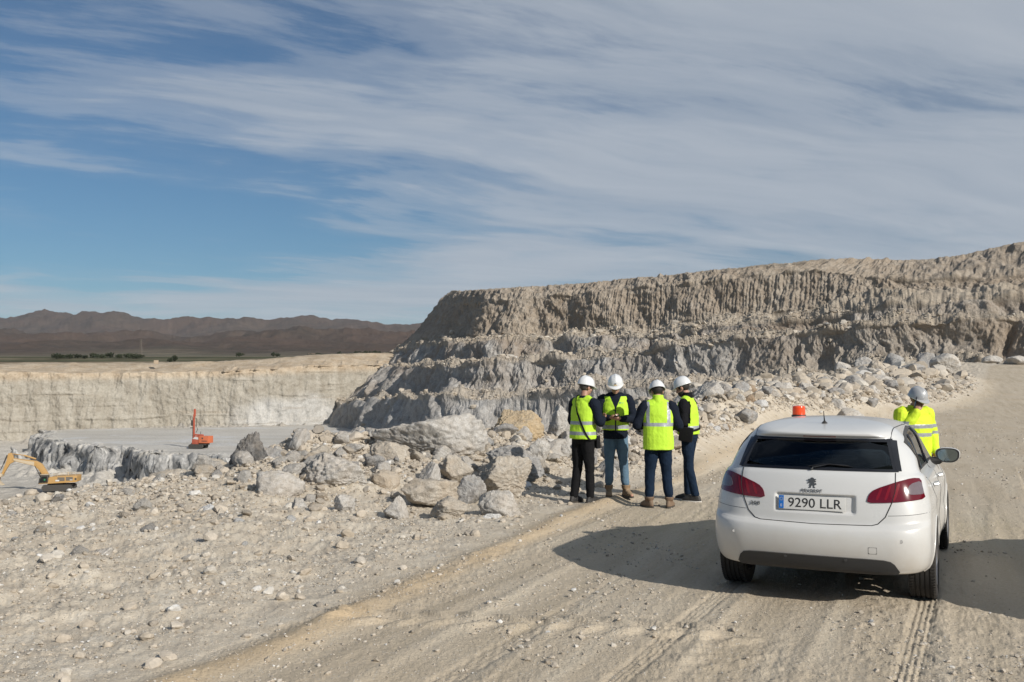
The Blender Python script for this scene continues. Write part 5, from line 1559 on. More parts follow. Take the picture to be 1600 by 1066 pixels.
def ball_rot(mb, c, r, M, sub=3):
    D, F = _ICO[sub]
    mb.add([(M @ Vector(d * np.array(r)) + Vector(c))[:] for d in D], F.tolist())
def remesh(mb, voxel, smooth=4, noise=0.0, nscale=6.0, seed=0):
    """fuse overlapping solids into ONE skin, smooth it; returns V, F"""
    me = raw_mesh('tmp', np.array([tuple(v) for v in mb.V]), mb.F, [])
    o = bpy.data.objects.new('tmp', me); COL.objects.link(o)
    r = o.modifiers.new('r', 'REMESH'); r.mode = 'VOXEL'; r.voxel_size = voxel; r.use_smooth_shade = True
    if smooth:
        s_ = o.modifiers.new('s', 'SMOOTH'); s_.factor = 0.5; s_.iterations = smooth
    dg = bpy.context.evaluated_depsgraph_get(); ev = o.evaluated_get(dg)
    m2 = bpy.data.meshes.new_from_object(ev)
    bpy.data.objects.remove(o)
    if noise:
        n = len(m2.vertices); co = np.empty(n * 3, np.float32); m2.vertices.foreach_get('co', co); co = co.reshape(-1, 3)
        no = np.empty(n * 3, np.float32); m2.vertices.foreach_get('normal', no); no = no.reshape(-1, 3)
        f = ridged(co[:, 0] * nscale + seed, co[:, 1] * nscale, co[:, 2] * nscale * .8, 3, .5) - .5
        f2 = fbm(co[:, 0] * nscale * .5 + seed, co[:, 1] * nscale * .5, co[:, 2] * nscale, 2)
        co = co + no * ((f + .6 * f2) * noise)[:, None]
        m2.vertices.foreach_set('co', co.ravel().astype(np.float32)); m2.update()
    return m2
def paint_faces(me, mats, fn):
    n = len(me.polygons); c = np.empty(n * 3, np.float32); me.polygons.foreach_get('center', c); c = c.reshape(-1, 3)
    for m in mats: me.materials.append(m)
    idx = fn(c[:, 0], c[:, 1], c[:, 2]).astype(np.int32)
    me.polygons.foreach_set('material_index', idx)
    me.polygons.foreach_set('use_smooth', np.ones(n, bool)); me.update(); return me
def hand(mb, wrist, d, palm_n, side, curl=0.5, spread=.9):
    """palm, four bent fingers of unequal length and a thumb from the side; d: direction of the fingers, palm_n: palm facing direction"""
    d = d.normalized(); n = (palm_n - d * palm_n.dot(d)).normalized(); s = d.cross(n) * side      # s: towards the thumb
    w = wrist
    loft(mb, [(w, s * .026, n * .019), (w + d * .03, s * .034, n * .018), (w + d * .07, s * .041, n * .016), (w + d * .092, s * .038, n * .013)], 14)
    for k, L in enumerate((.072, .080, .074, .058)):
        o = w + d * (.088 - .004 * abs(k - 1)) + s * (.030 - .020 * k) * spread
        a = curl * 1.0; p1 = o + (d * math.cos(a * .6) + n * math.sin(a * .6)) * L * .45
        p2 = p1 + (d * math.cos(a * 1.6) + n * math.sin(a * 1.6)) * L * .32
        p3 = p2 + (d * math.cos(a * 2.3) + n * math.sin(a * 2.3)) * L * .25
        limb(mb, [o - d * .01, p1, p2, p3], [.0095, .009, .0085, .0075], 8, 2)
    o = w + d * .028 + s * .028; t = (d * .7 + s * .75 + n * .35).normalized()
    p1 = o + t * .035; t2 = (d * .95 + s * .15 + n * .45).normalized(); p2 = p1 + t2 * .028; p3 = p2 + (t2 + n * .3).normalized() * .02
    limb(mb, [o - t * .015, o, p1, p2, p3], [.014, .014, .011, .010, .008], 8, 2)

def make_person(loc, face, label, J, cfg):
    """J: joints in the person's own frame (x to his right, y where he faces, z up). face: heading angle"""
    root = empty('person', loc, face)
    tag(root, label, 'person', cfg.get('group'))
    g = {k: Vector(v) for k, v in J.items()}
    pelvis, chest, neck, head = g['pelvis'], g['chest'], g['neck'], g['head']
    HR = Euler((R(cfg.get('head_pitch', 0)), R(cfg.get('head_roll', 0)), R(cfg.get('head_yaw', 0)))).to_matrix()   # pitch<0 looks down
    fwd = Vector((0, 1, 0)); rt = Vector((1, 0, 0))
    tw = Euler((0, 0, R(cfg.get('twist', 0)))).to_matrix(); crt, cfw = tw @ rt, tw @ fwd
    up = (neck - pelvis).normalized()
    # ---- body, one continuous skin
    b = MB()
    mid = pelvis.lerp(chest, .5)
    loft(b, [(pelvis - up * .09, rt * .10, fwd * .075), (pelvis, rt * .14, fwd * .092), (mid, crt * .135, cfw * .095), (chest, crt * .16, cfw * .11), (chest + up * .11, crt * .165, cfw * .10), (neck - up * .05, crt * .12, cfw * .075), (neck, crt * .055, cfw * .055)], 20)
    hc = head
    limb(b, [neck - up * .03, neck + up * .03, hc - HR @ vec(0, .01, .06)], [.058, .054, .052], 14, 3)
    for c_, r_ in ((vec(0, -.012, .035), (.076, .094, .085)), (vec(0, .018, -.035), (.058, .068, .075)), (vec(0, .048, -.082), (.032, .032, .026)), (vec(0, .055, .030), (.058, .03, .035))):
        ball_rot(b, hc + HR @ c_, r_, HR, 3)
    limb(b, [hc + HR @ vec(0, .082, .025), hc + HR @ vec(0, .100, -.005), hc + HR @ vec(0, .108, -.022)], [.009, .011, .013], 8, 2)      # nose
    for sx in (1, -1):
        ball_rot(b, hc + HR @ vec(.030 * sx, .078, .034), (.020, .012, .008), HR, 2)     # brow
        ball_rot(b, hc + HR @ vec(.040 * sx, .060, -.020), (.020, .022, .022), HR, 2)    # cheek
        ball_rot(b, hc + HR @ vec(.078 * sx, -.010, .002), (.010, .022, .034), HR, 2)    # ear
    ball_rot(b, hc + HR @ vec(0, .085, -.050), (.024, .012, .006), HR, 2); ball_rot(b, hc + HR @ vec(0, .083, -.062), (.021, .012, .007), HR, 2)
    for sd, sx in (('r', 1), ('l', -1)):
        sh, el, wr = g['sh_' + sd], g['el_' + sd], g['wr_' + sd]
        limb(b, [sh, sh.lerp(el, .5), el, el.lerp(wr, .4), wr], [.056, .050, .042, .038, .027], 12, 3)
        hip, kn, an = g['hip_' + sd], g['kn_' + sd], g['an_' + sd]
        limb(b, [hip, hip.lerp(kn, .5), kn, kn.lerp(an, .35), an], [.078, .066, .050, .048, .036], 14, 3)
        toe = g.get('toe_' + sd, an + vec(0, .17, -.06))
        limb(b, [an, an.lerp(toe, .5) - vec(0, 0, .02), toe], [.04, .036, .028], 10, 3)
        hd = g.get('hd_' + sd)
        hand(b, wr, hd if hd else (wr - el), g.get('hn_' + sd, vec(-sx, 0, 0)), cfg.get('thumb_' + sd, 1), cfg.get('curl_' + sd, .6))
    me = remesh(b, .0055, 3); paint_faces(me, [PM[cfg.get('skin', 'skin')]], lambda x, y, z: x * 0); me.name = 'body'
    obj('body', me, root)
    # eyes and mouth
    for sx in (1, -1):
        e = MB(); ball(e, hc + HR @ vec(.030 * sx, .078, .014), .0085, 2); e.build('eye', PM['bluelabel'], root)
    # ---- hair
    h = MB(); D, F3 = _ICO[4]
    Vh = D * np.array([.083, .101, .094]) + np.array([0, -.014, .036])
    keep = (Vh[:, 1] < .055 - .9 * np.maximum(0, -.02 - Vh[:, 2])) | (Vh[:, 2] > .06)
    keep &= (Vh[:, 2] > -.055) & ((np.abs(Vh[:, 0]) < .06) | (Vh[:, 2] > -.005) | (Vh[:, 1] < -.03)) & ((Vh[:, 1] < .045) | (Vh[:, 2] > .06))
    Fk = [tuple(f) for f in F3.tolist() if keep[f].all()]
    hme = raw_mesh('hair', np.array([(HR @ Vector(v) + hc)[:] for v in Vh]), Fk, PM[cfg.get('hair', 'hair')])
    bm = bmesh.new(); bm.from_mesh(hme); bmesh.ops.delete(bm, geom=[v for v in bm.verts if not v.link_faces], context='VERTS'); bmesh.ops.solidify(bm, geom=list(bm.faces), thickness=.010); bm.to_mesh(hme); bm.free()
    obj('hair', hme, root)
    if cfg.get('beard'):
        Vb = D * np.array([.066, .078, .080]) + np.array([0, .022, -.036])
        kb = (Vb[:, 2] < -.035) & (Vb[:, 1] > -.02) & ~((np.abs(Vb[:, 0]) < .026) & (Vb[:, 2] > -.068) & (Vb[:, 1] > .06))
        bme = raw_mesh('beard', np.array([(HR @ Vector(v * np.array([1.03, 1.03, 1.08])) + hc)[:] for v in Vb]), [tuple(f) for f in F3.tolist() if kb[f].all()], PM['hair'])
        bm = bmesh.new(); bm.from_mesh(bme); bmesh.ops.delete(bm, geom=[v for v in bm.verts if not v.link_faces], context='VERTS'); bmesh.ops.solidify(bm, geom=list(bm.faces), thickness=.008); bm.to_mesh(bme); bm.free()
        obj('beard', bme, root)
    if cfg.get('glasses'):
        e = MB()
        for sx in (1, -1):
            C = [hc + HR @ vec(.032 * sx + .024 * math.cos(a), .096 - .004 * abs(math.cos(a)), .014 + .017 * math.sin(a)) for a in np.linspace(0, 2 * PI, 17)]
            e.tube(C, .003, 6); e.tube([hc + HR @ vec(.055 * sx, .09, .02), hc + HR @ vec(.080 * sx, .0, .018)], .0025, 6)
        e.build('glasses', PM['lens'], root)
    # ---- helmet: dome, ridge, brim and peak
    hm = MB(); n, k = 40, 12; hh = Vector(cfg.get('helmet_off', (0, 0, 0)))
    base = .040; a0, b0, hz = .112, .134, .128
    V = []; F = []
    for i in range(k + 1):
        ph = (PI / 2) * i / k
        for j in range(n):
            th = 2 * PI * j / n
            r_ = math.cos(ph) ** .75 if i < k else 0.02
            x, y = a0 * r_ * math.cos(th), b0 * r_ * math.sin(th)
            z = hz * math.sin(ph) ** 1.08
            z += .011 * math.exp(-(x / .020) ** 2) * (math.sin(ph) ** .4) + .004 * math.exp(-((abs(x) - .05) / .012) ** 2) * math.sin(2 * ph)
            V.append((x, y - .008, z + base))
    for i in range(k):
        for j in range(n):
            F.append((i * n + j, i * n + (j + 1) % n, (i + 1) * n + (j + 1) % n, (i + 1) * n + j))
    F.append(tuple(range(k * n, (k + 1) * n)))
    # brim ring: short all round, long peak in front
    b0i = len(V)
    for lay in (1, 2, 3):
        for j in range(n):
            th = 2 * PI * j / n; ff = max(0, math.sin(th)) ** 3
            ext = (.007 + .042 * ff) if lay == 1 else ((.004 + .038 * ff) if lay == 2 else -.004)
            rx, ry = a0 + ext * (1 if ff < .3 else .85), b0 + ext
            z = -.022 * ff - .003
            if lay == 2: z -= .007
            if lay == 3: z = -.004
            V.append((rx * math.cos(th), ry * math.sin(th) - .008, base + z))
    for j in range(n):
        j2 = (j + 1) % n
        F.append((j, b0i + j, b0i + j2, j2)); F.append((b0i + j, b0i + n + j, b0i + n + j2, b0i + j2)); F.append((b0i + n + j, b0i + 2 * n + j, b0i + 2 * n + j2, b0i + n + j2))
    T = Euler((R(cfg.get('helmet_tilt', 0)), 0, 0)).to_matrix()
    HV = [(HR @ (T @ Vector(v) + hh) + hc)[:] for v in V]
    hm.add(HV, F); hel = hm.build('helmet', PM[cfg.get('helmet', 'helmet')], root, angle=.5)
    if cfg.get('helmet_print'):
        e = MB()
        for (x, z, w_, h_, m_) in ((.0, .052, .034, .006, 'orangelabel'), (.004, .064, .020, .010, 'bluelabel')):
            pass
        V2 = []
        for (x0, x1, z0, z1) in ((-.022, .024, .046, .053),):
            V2 = [(x0, .1275, base + z0 - .03), (x1, .1275, base + z0 - .03), (x1, .1255, base + z1 - .03), (x0, .1255, base + z1 - .03)]
        e.add([(HR @ (Vector(v) + vec(0, .002, 0)) + hc)[:] for v in V2], [(0, 1, 2, 3)]); e.build('helmet_print', PM['orangelabel'], hel)
        e = MB(); V2 = [(-.010, .1265, base + .030), (.016, .1265, base + .030), (.016, .1225, base + .046), (-.010, .1225, base + .046)]
        e.add([(HR @ (Vector(v) + vec(0, .002, 0)) + hc)[:] for v in V2], [(0, 1, 2, 3)]); e.build('helmet_print', PM['bluelabel'], hel)
    # ---- trousers
    t = MB()
    loft(t, [(pelvis - up * .10, rt * .13, fwd * .10), (pelvis - up * .02, rt * .172, fwd * .122), (pelvis + up * .06, rt * .165, fwd * .116), (pelvis + up * .12, rt * .155, fwd * .11)], 20)
    lw = cfg.get('leg', 1.0); tz = 0.0 if cfg.get('boot', .13) < .11 else cfg.get('boot', .13) - .115
    for sd in 'rl':
        hip, kn, an = g['hip_' + sd], g['kn_' + sd], g['an_' + sd]
        limb(t, [hip + vec(0, 0, .02), hip.lerp(kn, .45), kn, kn.lerp(an, .4), an.lerp(kn, .17) + vec(0, 0, tz), an + vec(0, 0, .03 + tz)], [.098 * lw, .092 * lw, .070 * lw, .066 * lw, .062 * lw, .060 * lw if tz == 0 else .048 * lw], 16, 4)
    me = remesh(t, .008, 3, .008, 7.0, 3); paint_faces(me, [PM[cfg['trousers']]], lambda x, y, z: x * 0); obj('trousers', me, root)
    # ---- jacket (sleeves and torso)
    j = MB(); jw = cfg.get('jacket_w', 1.0); hem = cfg.get('jacket_hem', .02)
    loft(j, [(pelvis + up * hem, rt * .172 * jw, fwd * .130 * jw), (pelvis + up * (hem + .08), rt * .172 * jw, fwd * .132 * jw), (mid, crt * .165 * jw, cfw * .128 * jw), (chest, crt * .185 * jw, cfw * .135 * jw), (chest + up * .12, crt * .180 * jw ** .6, cfw * .115 * jw ** .5), (neck - up * .055, crt * .135 * jw ** .7, cfw * .088 * jw ** .7), (neck - up * .01, crt * .075 * jw ** .5, cfw * .075 * jw ** .5), (neck + up * cfg.get('collar', .03), crt * .068, cfw * .070)], 22)
    aw = cfg.get('arm', 1.0)
    for sd in 'rl':
        sh, el, wr = g['sh_' + sd], g['el_' + sd], g['wr_' + sd]
        limb(j, [neck.lerp(sh, .2) - up * .045, neck.lerp(sh, .8) - up * .015], [.060 * jw, .066 * aw], 12, 3)
        limb(j, [sh.lerp(neck, .25) - up * .03, sh, sh.lerp(el, .5), el, el.lerp(wr, .45), wr.lerp(el, .03)], [.055, .076 * aw, .067 * aw, .060 * aw, .054 * aw, .040 * aw], 14, 4)
    me = remesh(j, .0075, 3, .009, 7.5, 11)
    jm = cfg['jacket']; paint_faces(me, [PM[jm], PM['silver']], cfg.get('jacket_paint', lambda x, y, z: x * 0)); obj('jacket', me, root)
    # ---- vest
    if cfg.get('vest'):
        v = MB(); vh = cfg.get('vest_hem', .03); vw = cfg.get('vest_w', 1.0)
        loft(v, [(pelvis + up * vh, rt * .188 * vw, fwd * .148 * vw), (pelvis + up * (vh + .10), rt * .186 * vw, fwd * .147 * vw), (mid, crt * .178 * vw, cfw * .142 * vw), (chest, crt * .196 * vw, cfw * .150), (chest + up * .10, crt * .182 * vw, cfw * .137), (chest + up * .17, crt * .155, cfw * .12), (neck - up * .045, crt * .125, cfw * .100), (neck - up * .0, crt * .082, cfw * .083), (neck + up * cfg.get('vest_collar', .005), crt * .074, cfw * .078)], 24)
        for sd in 'rl':                                                          # over the shoulder
            sh = g['sh_' + sd]; limb(v, [neck.lerp(sh, .30) + up * .0 - up * .02, neck.lerp(sh, .82) - up * .012], [.088, .074], 14, 3)
        me = remesh(v, .007, 4, .008, 6.5, 21)
        fn = cfg['vest_paint']
        paint_faces(me, [PM['hiviz'], PM['silver'], PM['zip'], PM[jm], PM['label']], fn)
        if cfg.get('vest_cut') is not None:
            bm = bmesh.new(); bm.from_mesh(me)
            bmesh.ops.delete(bm, geom=[f for f in bm.faces if cfg['vest_cut'](f.calc_center_median())], context='FACES'); bm.to_mesh(me); bm.free()
        obj('vest', me, root)
    # ---- shoes
    for sd in 'rl':
        an = g['an_' + sd]; toe = g.get('toe_' + sd, an + vec(0, .17, -.06))
        d = (toe - an); d.z = 0; d.normalize(); s_ = Vector((d.y, -d.x, 0)); z0 = cfg.get('foot_z_' + sd, 0)
        s = MB(); ht = cfg.get('boot', .13)
        B = Vector((an.x, an.y, z0))
        loft(s, [(B + d * .055 + vec(0, 0, .022), s_ * .048, d * .145), (B + d * .055 + vec(0, 0, .05), s_ * .047, d * .140), (B + d * .035 + vec(0, 0, .075), s_ * .043, d * .112), (B + d * .008 + vec(0, 0, .10), s_ * .042, d * .070), (B + vec(0, 0, .09 + (ht - .09) * .4), s_ * (.046 if ht < .11 else .060), d * (.056 if ht < .11 else .066)), (B + vec(0, 0, ht), s_ * (.048 if ht < .11 else .064), d * (.058 if ht < .11 else .070))], 20)
        ball(s, B + d * .13 + vec(0, 0, .040), (.045, .045, .034), 3)
        me = remesh(s, .006, 3, .003, 18); paint_faces(me, [PM[cfg['shoes']]], lambda x, y, z: x * 0); so = obj('boot' if ht > .11 else 'shoe', me, root)
        s2 = MB(); loft(s2, [(B + d * .057 + vec(0, 0, -.004), s_ * .050, d * .150), (B + d * .057 + vec(0, 0, .022), s_ * .051, d * .152)], 24); s2.build('sole', PM[cfg.get('sole', 'sole')], so)
    return root, g, HR
def gz(x, y): return float(ground_h(np.array([[x]]), np.array([[y]]), False)[0, 0])
def to_world(root, v):
    return Matrix.Translation(root.location) @ (Euler(root.rotation_euler).to_matrix() @ Vector(v))
def base_joints(H=1.0, lean=0.0, stance=.10):
    J = dict(pelvis=(0, 0, .95), chest=(0, .01 + lean * .5, 1.27), neck=(0, .0 + lean, 1.50), head=(0, .035 + lean * 1.3, 1.645),
             sh_r=(.185, lean * .9, 1.425), sh_l=(-.185, lean * .9, 1.425), hip_r=(.085, 0, .90), hip_l=(-.085, 0, .90),
             kn_r=(stance, .03, .50), kn_l=(-stance, .03, .50), an_r=(stance + .01, -.01, .09), an_l=(-stance - .01, -.01, .09),
             el_r=(.25, .0, 1.14), el_l=(-.25, .0, 1.14), wr_r=(.24, .12, .92), wr_l=(-.24, .12, .92))
    return J
def scl(J, k): return {a: tuple(c * k for c in b) for a, b in J.items()}

def band(z, z0, z1): return (z > z0) & (z < z1)
def build_people():
    grp = None
    # 1 - man at the left, seen from behind and a little from his right; hands towards the phone
    J = base_joints(lean=.03)
    J.update(el_r=(.275, .05, 1.16), wr_r=(.16, .27, 1.20), el_l=(-.245, .06, 1.15), wr_l=(-.10, .28, 1.18), hd_r=(-.35, .8, .25), hn_r=(-.6, -.2, .6), hd_l=(.45, .8, .15), hn_l=(.6, 0, .6),
             kn_r=(.10, .03, .50), an_r=(.12, .02, .09), kn_l=(-.10, .0, .50), an_l=(-.12, -.06, .09))
    J = {k: Vector(v) for k, v in J.items()}
    def vp1(x, y, z):
        m = np.zeros(x.shape)
        m[band(z, 1.125, 1.175)] = 1; m[band(z, .975, 1.025)] = 1
        return m
    x, y = P(911, 784, 14.3)[:2]
    r1, g, HR = make_person((x, y, gz(x, y)), R(-44), 'person in black trousers with a black strap across the vest, left of the group', J,
        dict(trousers='blackpants', jacket='navy', vest=True, vest_paint=vp1, shoes='blackshoe', boot=.10, glasses=True, hair='greyhair', head_pitch=-12, head_yaw=-12, vest_hem=-.03, leg=1.0, skin='skin2', thumb_r=-1, thumb_l=1, vest_w=1.08, jacket_w=1.04, arm=1.10))
    # cross body bag: strap from left shoulder to right hip
    bag = empty('shoulder_bag', r1.location, R(-44)); tag(bag, 'black shoulder bag on a strap worn across the back of the person in black trousers', 'bag')
    m = MB(); C = []
    vst = [c_ for c_ in r1.children if c_.name.startswith('vest')][0].data
    jkt = [c_ for c_ in r1.children if c_.name.startswith('jacket')][0].data
    BV = [BVHTree.FromPolygons([v.co.copy() for v in q.vertices], [tuple(p_.vertices) for p_ in q.polygons]) for q in (vst,)]
    c0 = vec(.045, .0, 1.215); e1 = vec(-.43, 0, .90); e2 = vec(0, 1, 0)
    for t in np.linspace(0, 2 * PI, 49):
        o_ = c0 + (e1 * math.cos(t) + e2 * math.sin(t)) * .7; d_ = (c0 - o_).normalized()
        hs = [b_.ray_cast(o_, d_) for b_ in BV]; hs = [h_[0] for h_ in hs if h_[0] is not None]
        if hs: C.append(min(hs, key=lambda q: (q - o_).length) - d_ * .004)
    C.append(C[0].copy())
    def ribbon(mb, C, w, th, centre):
        V = []; F = []
        for i, c in enumerate(C):
            tg = (C[min(i + 1, len(C) - 1)] - C[max(i - 1, 0)]).normalized(); o = Vector((c.x - centre.x, c.y - centre.y, 0)).normalized(); s = tg.cross(o).normalized()
            V += [c - s * w, c + s * w, c + s * w + o * th, c - s * w + o * th]
        for i in range(len(C) - 1):
            for k in range(4): F.append((i * 4 + k, i * 4 + (k + 1) % 4, i * 4 + 4 + (k + 1) % 4, i * 4 + 4 + k))
        mb.add(V, F)
    ribbon(m, C, .014, .006, vec(.04, .0, 1.2)); m.build('strap', PM['strap'], bag)
    m = MB(); m.box((.115, .165, .87), (.16, .06, .18), rot=(0, 0, R(-28)), bev=.02); m.build('pouch', PM['strap'], bag)
    # 2 - man facing the camera, head bent over a phone held in both hands
    J = base_joints(lean=.02)
    J.update(el_r=(.27, .05, 1.15), wr_r=(.085, .275, 1.165), el_l=(-.27, .05, 1.15), wr_l=(-.075, .28, 1.15), hd_r=(-.75, .55, .10), hn_r=(-.3, -.35, .85), hd_l=(.75, .5, .10), hn_l=(.3, -.35, .85),
             head=(0, .115, 1.625), neck=(0, .035, 1.49), kn_l=(-.115, .03, .50), an_l=(-.15, .0, .09), toe_l=(-.23, .16, .03), an_r=(.10, .02, .09), kn_r=(.09, .04, .5))
    J = {k: Vector(v) for k, v in J.items()}
    def vp2(x, y, z):
        m = np.zeros(x.shape)
        m[band(z, 1.00, 1.055)] = 1
        m[(np.abs(x) < .008) & (y > 0)] = 2
        m[(y > .02) & (z > 1.30) & (np.abs(x) < (z - 1.28) * .42)] = 3
        m[(z > 1.475)] = 3
        m[(y > .05) & (x < -.055) & (x > -.075) & band(z, 1.372, 1.392)] = 4
        m[(y > .05) & (x < -.080) & (x > -.120) & band(z, 1.374, 1.382)] = 4
        return m
    x, y = P(962, 777, 14.75)[:2]
    r2, g, HR = make_person((x, y, gz(x, y)), R(180 - 5), 'person facing us in light blue jeans and tan boots, looking down at a phone', J,
        dict(trousers='lightjeans', jacket='navy', vest=True, vest_paint=vp2, shoes='tan', boot=.17, hair='hair', head_pitch=-19, helmet_print=True, vest_hem=.03, jacket_hem=-.10, leg=.98, collar=.045, helmet_tilt=-2, vest_w=1.08, jacket_w=1.05, arm=1.12, thumb_r=-1, thumb_l=1))
    ph = MB(); ph.box((0, 0, 0), (.072, .150, .009), bev=.003); o = ph.build('phone', PM['phone']); o.location = to_world(r2, (.0, .345, 1.185)); o.rotation_euler = (R(20), 0, R(175) + R(25))
    tag(o, 'black mobile phone held in both hands by the person in light blue jeans', 'phone')
    # 3 - man with his back to us, hands in front
    J = base_joints(lean=.0, stance=.115)
    J.update(el_r=(.285, -.01, 1.15), wr_r=(.13, .21, 1.17), el_l=(-.30, -.015, 1.15), wr_l=(-.12, .22, 1.16), hd_r=(-.8, .4, .05), hn_r=(-.3, -.6, .4), hd_l=(.8, .4, .05), hn_l=(.3, -.6, .4), head=(-.008, .075, 1.62), neck=(0, .015, 1.49),
             an_r=(.15, -.0, .09), an_l=(-.13, -.0, .09), toe_r=(.20, .16, .03), toe_l=(-.22, .14, .03))
    J = scl(J, .985); J = {k: Vector(v) for k, v in J.items()}
    def vp3(x, y, z):
        m = np.zeros(x.shape)
        m[band(z, 1.13, 1.18)] = 1
        m[(np.abs(np.abs(x) - .143) < .0235) & (z > 1.13) & (z < 1.47)] = 1
        return m
    x, y = P(1029, 792, 13.9)[:2]
    r3, g, HR = make_person((x, y, gz(x, y)), R(-6), 'person seen from behind in dark jeans and brown boots, vest with two vertical bands', J,
        dict(trousers='jeans', jacket='navy', vest=True, vest_paint=vp3, vest_hem=-.13, vest_collar=.095, vest_w=1.16, shoes='brown', boot=.15, hair='hair', head_pitch=-25, head_yaw=12, jacket_w=1.08, leg=1.06, arm=1.12, collar=.02, thumb_r=-1, thumb_l=1))
    # 4 - bearded man in profile facing left
    J = base_joints(lean=.02, stance=.085)
    J.update(el_r=(.25, .03, 1.14), wr_r=(.10, .24, 1.10), el_l=(-.25, .0, 1.14), wr_l=(-.11, .24, 1.06), hd_r=(-.6, .7, -.1), hn_r=(-.6, -.3, .5), hd_l=(.7, .6, .0), hn_l=(.4, -.3, .6), head=(0, .09, 1.64),
             an_r=(.09, .05, .09), an_l=(-.09, -.12, .09), kn_r=(.09, .05, .5), kn_l=(-.085, -.03, .5))
    J = {k: Vector(v) for k, v in J.items()}
    def vp4(x, y, z):
        m = np.zeros(x.shape); m[band(z, 1.055, 1.10)] = 1
        return m
    def cut4(c):          # the vest hangs open at the sides
        return (abs(c.x) > .125 and 1.08 < c.z < 1.46 and abs(c.y - .01) < .085 * (1 if c.z > 1.14 else .7)) or (c.z < 1.20 and abs(c.x) < .06 and c.y > 0)
    x, y = P(1077, 778, 14.6)[:2]
    r4, g, HR = make_person((x, y, gz(x, y)), R(62), 'bearded person in profile with black hooded top, open vest and white-soled black shoes', J,
        dict(trousers='jeans', jacket='black', vest=True, vest_paint=vp4, vest_cut=cut4, vest_hem=.03, shoes='blackshoe', sole='whitesole', boot=.09, hair='hair', beard=True, head_pitch=-24, leg=.94, collar=.085, helmet_tilt=4, helmet_off=(0, -.004, .004), thumb_r=-1, thumb_l=1, vest_w=1.02))
    bag = empty('waist_bag', r4.location, R(62)); tag(bag, 'black waist bag worn over the vest by the bearded person in profile', 'bag')
    bg = MB(); bg.box((-.225, -.03, .985), (.08, .20, .21), rot=(R(8), R(-6), R(8)), bev=.026); bg.build('pouch', PM['strap'], bag)
    bg = MB(); C = [vec(.205 * math.cos(t), .165 * math.sin(t) + .005, 1.06 + .035 * math.cos(t)) for t in np.linspace(0, 2 * PI, 37)]; ribbon(bg, C, .016, .004, vec(0, 0, 1)); bg.build('belt', PM['strap'], bag)
    # 5 - man in a fluorescent jacket behind the car, phone at his face
    J = base_joints(lean=.03)
    J.update(el_r=(.27, .10, 1.15), wr_r=(.075, .205, 1.455), el_l=(-.30, .0, 1.14), wr_l=(-.27, .10, .92), hd_r=(-.15, -.15, .97), hn_r=(-.5, -.8, .2), head=(0, .11, 1.61), neck=(0, .03, 1.485), hd_l=(0, .3, -1), hn_l=(1, 0, 0))
    J = scl(J, .945); J = {k: Vector(v) for k, v in J.items()}
    def jp5(x, y, z):
        m = np.zeros(x.shape)
        m[band(z, 1.16, 1.21) & (np.abs(x) < .22)] = 1; m[band(z, 1.05, 1.10) & (np.abs(x) < .22)] = 1
        m[(x < -.22) & (band(z, 1.17, 1.21) | band(z, 1.08, 1.12))] = 1
        m[(x > .20) & (band(z, 1.21, 1.25))] = 1
        return m
    x, y = P(1428, 800, 12.9)[:2]
    r5, g, HR = make_person((x, y, gz(x, y)), R(180 + 14), 'person in a fluorescent yellow jacket and grey helmet beyond the white car', J,
        dict(trousers='navy', jacket='hiviz2', jacket_paint=jp5, vest=False, shoes='brown', boot=.15, hair='hair', head_pitch=-20, head_yaw=6, helmet='grey_helmet', jacket_w=1.34, jacket_hem=-.16, arm=1.34, collar=.05, skin='skin2', thumb_r=-1, glasses=True, curl_r=.9))
    c = MB(); loft(c, [(J['neck'] + vec(0, .01, -.06), (.085, 0, 0), (0, .085, 0)), (J['neck'] + vec(0, .015, .055), (.078, 0, 0), (0, .082, 0))], 20)
    ph = MB(); ph.box((0, 0, 0), (.070, .009, .145), bev=.003); o = ph.build('phone', PM['phone']); o.location = to_world(r5, J['head'] + vec(.085, .07, -.03)); o.rotation_euler = (R(-12), R(-8), R(194) + R(70))
    tag(o, 'dark phone held to the face by the person in the fluorescent jacket', 'phone')
build_people()

# ================================================================== MACHINES IN THE PIT
MM = {
 'yellow': pbr('excavator_yellow', (0.46, 0.26, 0.07), 0.65, dust=.5, var=.12),
 'pale': pbr('dusty_pale_yellow', (0.52, 0.43, 0.30), 0.7, dust=.4),
 'dark': pbr('dark_machine_steel', (0.035, 0.034, 0.033), 0.7, dust=.25),
 'grill': pbr('dusty_grille', (0.12, 0.105, 0.09), 0.8, dust=.3),
 'glass': pbr('cab_glass', (0.012, 0.016, 0.016), 0.15),
 'green': pbr('green_seat', (0.03, 0.20, 0.08), 0.6),
 'orange': pbr('drill_rig_orange', (0.56, 0.14, 0.055), 0.55, dust=.2),
 'redor': pbr('drill_mast_red', (0.42, 0.085, 0.045), 0.6, dust=.2),
 'white': pbr('label_white', (0.6, 0.6, 0.58), 0.6),
}
def track(mb, x, y, L, W, H):
    prof = []
    for k in range(24):
        a = 2 * PI * k / 24
        prof.append((x + (L / 2 - H / 2) * (1 if math.cos(a) > 0 else -1) + H / 2 * math.cos(a), H / 2 + H / 2 * math.sin(a)))
    mb.prism(prof, 'y', y - W / 2, y + W / 2)
    for k in range(int(L / .22)):
        xx = x - L / 2 + .3 + k * .22
        for z in (.0 + .01, H - .01): mb.box((xx, y, z), (.06, W * 1.02, .05))
